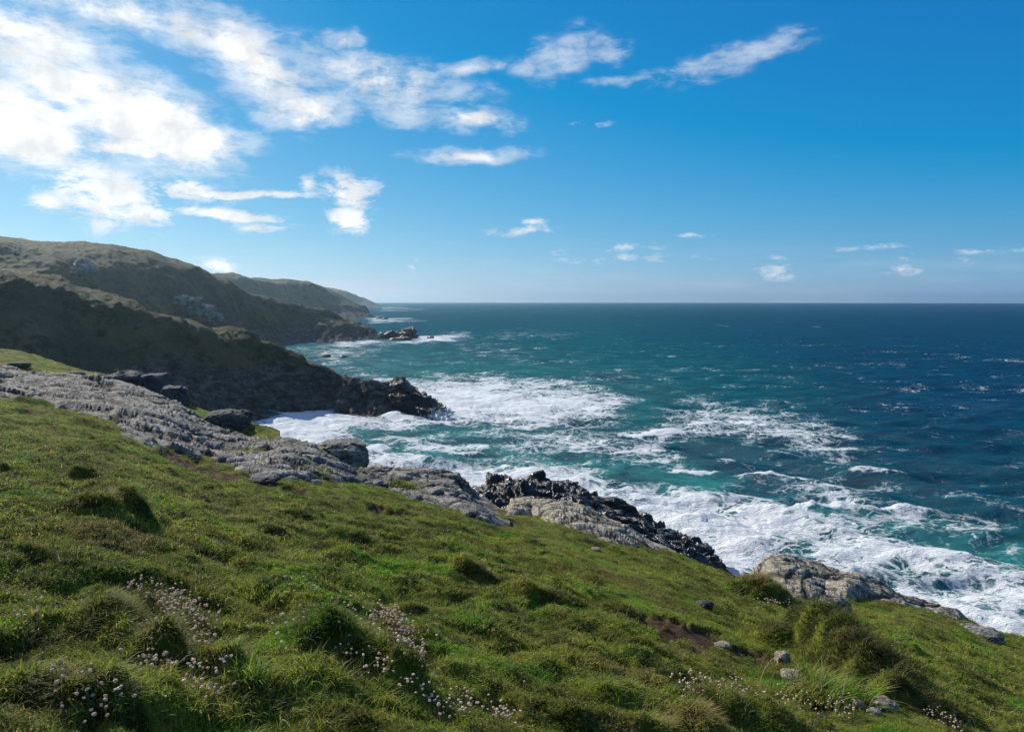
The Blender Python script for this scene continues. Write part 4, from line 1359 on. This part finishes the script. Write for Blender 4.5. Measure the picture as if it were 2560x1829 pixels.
tussock(1550, 1745, 85, 'soft green tussock low on the slope right of centre', 900, .11, seed=15)
tussock(70, 1750, 80, 'broad dark shaggy grass in the bottom left corner', 2000, .12, seed=17, to=(300, 1770))
tussock(230, 1545, 60, 'brownish tussock at lower left with mossy top', 1100, .11, seed=19, to=(330, 1555))
tussock(1650, 1815, 60, 'dead straw coloured tussock at the bottom edge', 1500, .13, M_DRYT, seed=20, to=(1780, 1820))
tussock(570, 1085, 40, 'brown turf clump hanging in front of the flat topped boulder', 500, .26, M_DRYT, seed=21)


def belt_point(px, py):
    lo = float(np.interp(px, [q[0] for q in BL], [q[1] for q in BL]))
    hi = float(np.interp(px, [q[0] for q in BU], [q[1] for q in BU]))
    f = (lo - py) / max(lo - hi, 1)
    g = np.interp(f, [0, .4, .78, 1], [0, .30, .66, 1])
    a, b = float(groundY(px, lo)), BUY(px)
    return P(px, py, a + (max(b, a + 1.5) - a) * g)


for k, (bx, by, wx, lb) in enumerate([(707, 1106, 46, 'turf strip growing on the rock belt above the cove'), (775, 1178, 50, 'grass cushion in a hollow low on the rock belt'), (905, 1186, 34, 'small turf tuft on the rock belt behind the grey boulder'),
                                     (1010, 1215, 30, 'grass tuft in a crack of the rock belt near the black ridge'), (640, 1135, 26, 'little green tuft between the slabs of the rock belt')]):
    c = belt_point(bx, by)
    r = np.random.default_rng(900 + k)
    n = 420
    R = wx / F * c[1]
    x, y = r.normal(size=n) * R * .55, r.normal(size=n) * R * .5
    V, q, tr, tip, br = blade_np(np.stack([x, y, -.02 - .23 * x - .1 * y], 1), .34 * (.5 + .8 * r.random(n)), np.full(n, .035), r.random(n) * 6.28, .2 + .6 * r.random(n), .6 + r.random(n), r.random(n), 2)
    o = empty('grass_tuft', tuple(c))
    tag(link('blades', mesh_np('blades', V, [q, tr], {'tip': tip, 'brand': br}), M_BLADE, o), kind='stuff')
    tag(o, lb, 'grass tuft', 'grass tufts on the rock belt')


# ------------------------------------------------------------------ thrift and yellow flowers
def head_mesh():
    v, f = ICO[2]
    q = v.copy()
    q[:, 2] = np.where(q[:, 2] > 0, q[:, 2] * .75, q[:, 2] * .45)
    q *= (1 + .22 * perlin3(v * 3.1 + 5, 3))[:, None]
    return mesh_np('flower_head', q * .5, f, smooth=False)


def stalk_mesh():
    V, Fc = [], []
    for k, t in enumerate((0, .5, 1.0)):
        for j in range(3):
            a = j * 2.094
            V.append((math.cos(a) * .5 + .0, math.sin(a) * .5, t))
    for k in range(2):
        for j in range(3):
            Fc.append((k * 3 + j, k * 3 + (j + 1) % 3, k * 3 + 3 + (j + 1) % 3, k * 3 + 3 + j))
    return mesh_np('stalk', V, np.array(Fc))


ME_HEAD, ME_STALK = head_mesh(), stalk_mesh()
ME_HEAD.materials.append(M_HEAD)
ME_STALK.materials.append(M_STALK)


def thrift(px0, py0, px1, py1, width, n, label, seed, stem=.12):
    """a drift of dried thrift along a line on the slope"""
    r = np.random.default_rng(700 + seed)
    n = int(n * 1.35)
    t = r.random(n) * 1.1 - .05
    o = r.normal(size=n) * (1 + .7 * (r.random(n) > .75))
    dx, dy = px1 - px0, py1 - py0
    L = math.hypot(dx, dy)
    px = px0 + dx * t - dy / L * o * width * .5 + r.normal(size=n) * 4
    py = py0 + dy * t + dx / L * o * width * .35
    py = np.minimum(py, 1850)
    g = on_ground(px, py)
    c = g.mean(0)
    root = empty('thrift_clump', tuple(c))
    tag(root, label, 'flowers', 'dried thrift in the foreground turf')
    for k in range(n):
        Y = g[k, 1]
        hs = stem * (.6 + .8 * r.random())
        lx, ly = r.normal() * .12, r.normal() * .12
        dia = .0180 * (.7 + .6 * r.random()) * max(1.0, Y / 9)
        h = bpy.data.objects.new('flower_head', ME_HEAD)
        COL.objects.link(h)
        h.parent = root
        h.location = (g[k, 0] - c[0] + lx * hs, g[k, 1] - c[1] + ly * hs, g[k, 2] - c[2] + hs)
        h.scale = (dia, dia, dia)
        h.rotation_euler = (r.normal() * .4, r.normal() * .4, r.random() * 6)
        s = bpy.data.objects.new('stalk', ME_STALK)
        COL.objects.link(s)
        s.parent = h
        s.scale = (.12, .12, -hs / dia * .98)
        s.rotation_euler = (-h.rotation_euler[0], -h.rotation_euler[1], 0)
    return root


thrift(418, 1535, 515, 1612, 52, 120, 'bright drift of pale thrift heads above the left flowering tussock', 1)
thrift(330, 1490, 420, 1530, 30, 30, 'sparse brown stemmed thrift trailing above the bright left drift', 2)
thrift(380, 1655, 430, 1715, 55, 34, 'pale thrift hanging over the dark front of the left flowering tussock', 3)
thrift(470, 1700, 530, 1790, 60, 46, 'thrift heads scattered in the hollow below the left flowering tussock', 4)
thrift(955, 1580, 1055, 1672, 24, 200, 'dense brown stemmed thrift along the sunny rim of the largest tussock', 5)
thrift(860, 1640, 960, 1745, 55, 46, 'white thrift heads against the black flank of the largest tussock', 6)
thrift(1000, 1745, 1190, 1800, 40, 62, 'thrift line running right from the foot of the largest tussock', 7)
thrift(55, 1545, 90, 1565, 26, 14, 'few white thrift heads near the left edge', 8)
thrift(1700, 1770, 1850, 1735, 44, 70, 'left half of the long thrift drift at bottom right', 9)
thrift(1850, 1735, 2120, 1795, 44, 85, 'right half of the long thrift drift at bottom right', 10)
thrift(2320, 1800, 2400, 1826, 24, 28, 'small thrift patch at the bottom right corner', 11)
thrift(2045, 1560, 2220, 1668, 36, 75, 'thrift growing along the rim behind the long dark bank', 12)
thrift(1890, 1518, 1985, 1515, 12, 22, 'tiny thrift heads at the foot of the rounded brown hummock', 13)
thrift(710, 1505, 790, 1520, 24, 20, 'faint thrift heads on the slope above the largest tussock', 14)
thrift(1225, 1800, 1300, 1815, 34, 30, 'white thrift group at the bottom centre', 15)
thrift(915, 1545, 950, 1570, 20, 18, 'short row of thrift on top of the largest tussock', 16)
thrift(120, 1780, 330, 1815, 50, 26, 'scattered thrift heads over the broad bottom left tussock', 17)
thrift(640, 1660, 760, 1640, 50, 16, 'single thrift heads dotted left of the largest tussock', 18)

pet = []
pf = []
for k in range(10):
    a = k * .628
    b = len(pet)
    pet += [(0, 0, .06), (math.cos(a - .25) * .3, math.sin(a - .25) * .3, .14), (math.cos(a) * .55, math.sin(a) * .55, .05), (math.cos(a + .25) * .3, math.sin(a + .25) * .3, .14)]
    pf.append((b, b + 1, b + 2, b + 3))
ME_YEL = mesh_np('petals', pet, np.array(pf))
ME_YEL.materials.append(M_YELLOW)
ME_GST = ME_STALK.copy()
ME_GST.materials.clear()
ME_GST.materials.append(M_GREENST)
for (yx, yy, lb) in [(34, 1462, 'yellow flower near the left edge of the slope'), (86, 1221, 'yellow flower high on the left turf'), (552, 1437, 'yellow flower in open turf left of centre'),
                     (1336, 1741, 'yellow flower low in the centre by a dark tuft'), (1756, 1630, 'upper yellow flower of the pair by the bare soil'), (1755, 1652, 'lower yellow flower of the pair by the bare soil'), (1499, 1594, 'yellow flower in mid slope left of the bare soil')]:
    g = on_ground(yx, yy)[0]
    root = empty('yellow_flower', tuple(g))
    tag(root, lb, 'flower', 'yellow flowers in the turf')
    p = link('petals', ME_YEL, None, root)
    dia = .03 * max(1, g[1] / 7)
    p.location = (0, 0, .075)
    p.scale = (dia,) * 3
    p.rotation_euler = (.5, .2, 0)
    s = link('stalk', ME_GST, None, root)
    s.scale = (.002, .002, .075)


# ------------------------------------------------------------------ haze
def build_haze():
    x0, x1, y0, y1, z0, z1 = -9400, 9400, -300, 9400, -4.0, 92.0
    v = [(x, y, z) for z in (z0, z1) for y in (y0, y1) for x in (x0, x1)]
    f = np.array([(0, 2, 3, 1), (4, 5, 7, 6), (0, 1, 5, 4), (2, 6, 7, 3), (0, 4, 6, 2), (1, 3, 7, 5)])
    m, N = new_mat('sea_haze')
    vol = N.n('ShaderNodeVolumePrincipled', {'Color': (.60, .84, 1.0, 1), 'Density': HAZE_DENSITY, 'Anisotropy': HAZE_G})
    N.n('ShaderNodeOutputMaterial', {1: vol}, out=None)
    o = link('haze', mesh_np('haze', v, f, smooth=False), m)
    tag(o, 'thin sea haze over the coast', kind='stuff')


if HAZE_DENSITY > 0:
    build_haze()
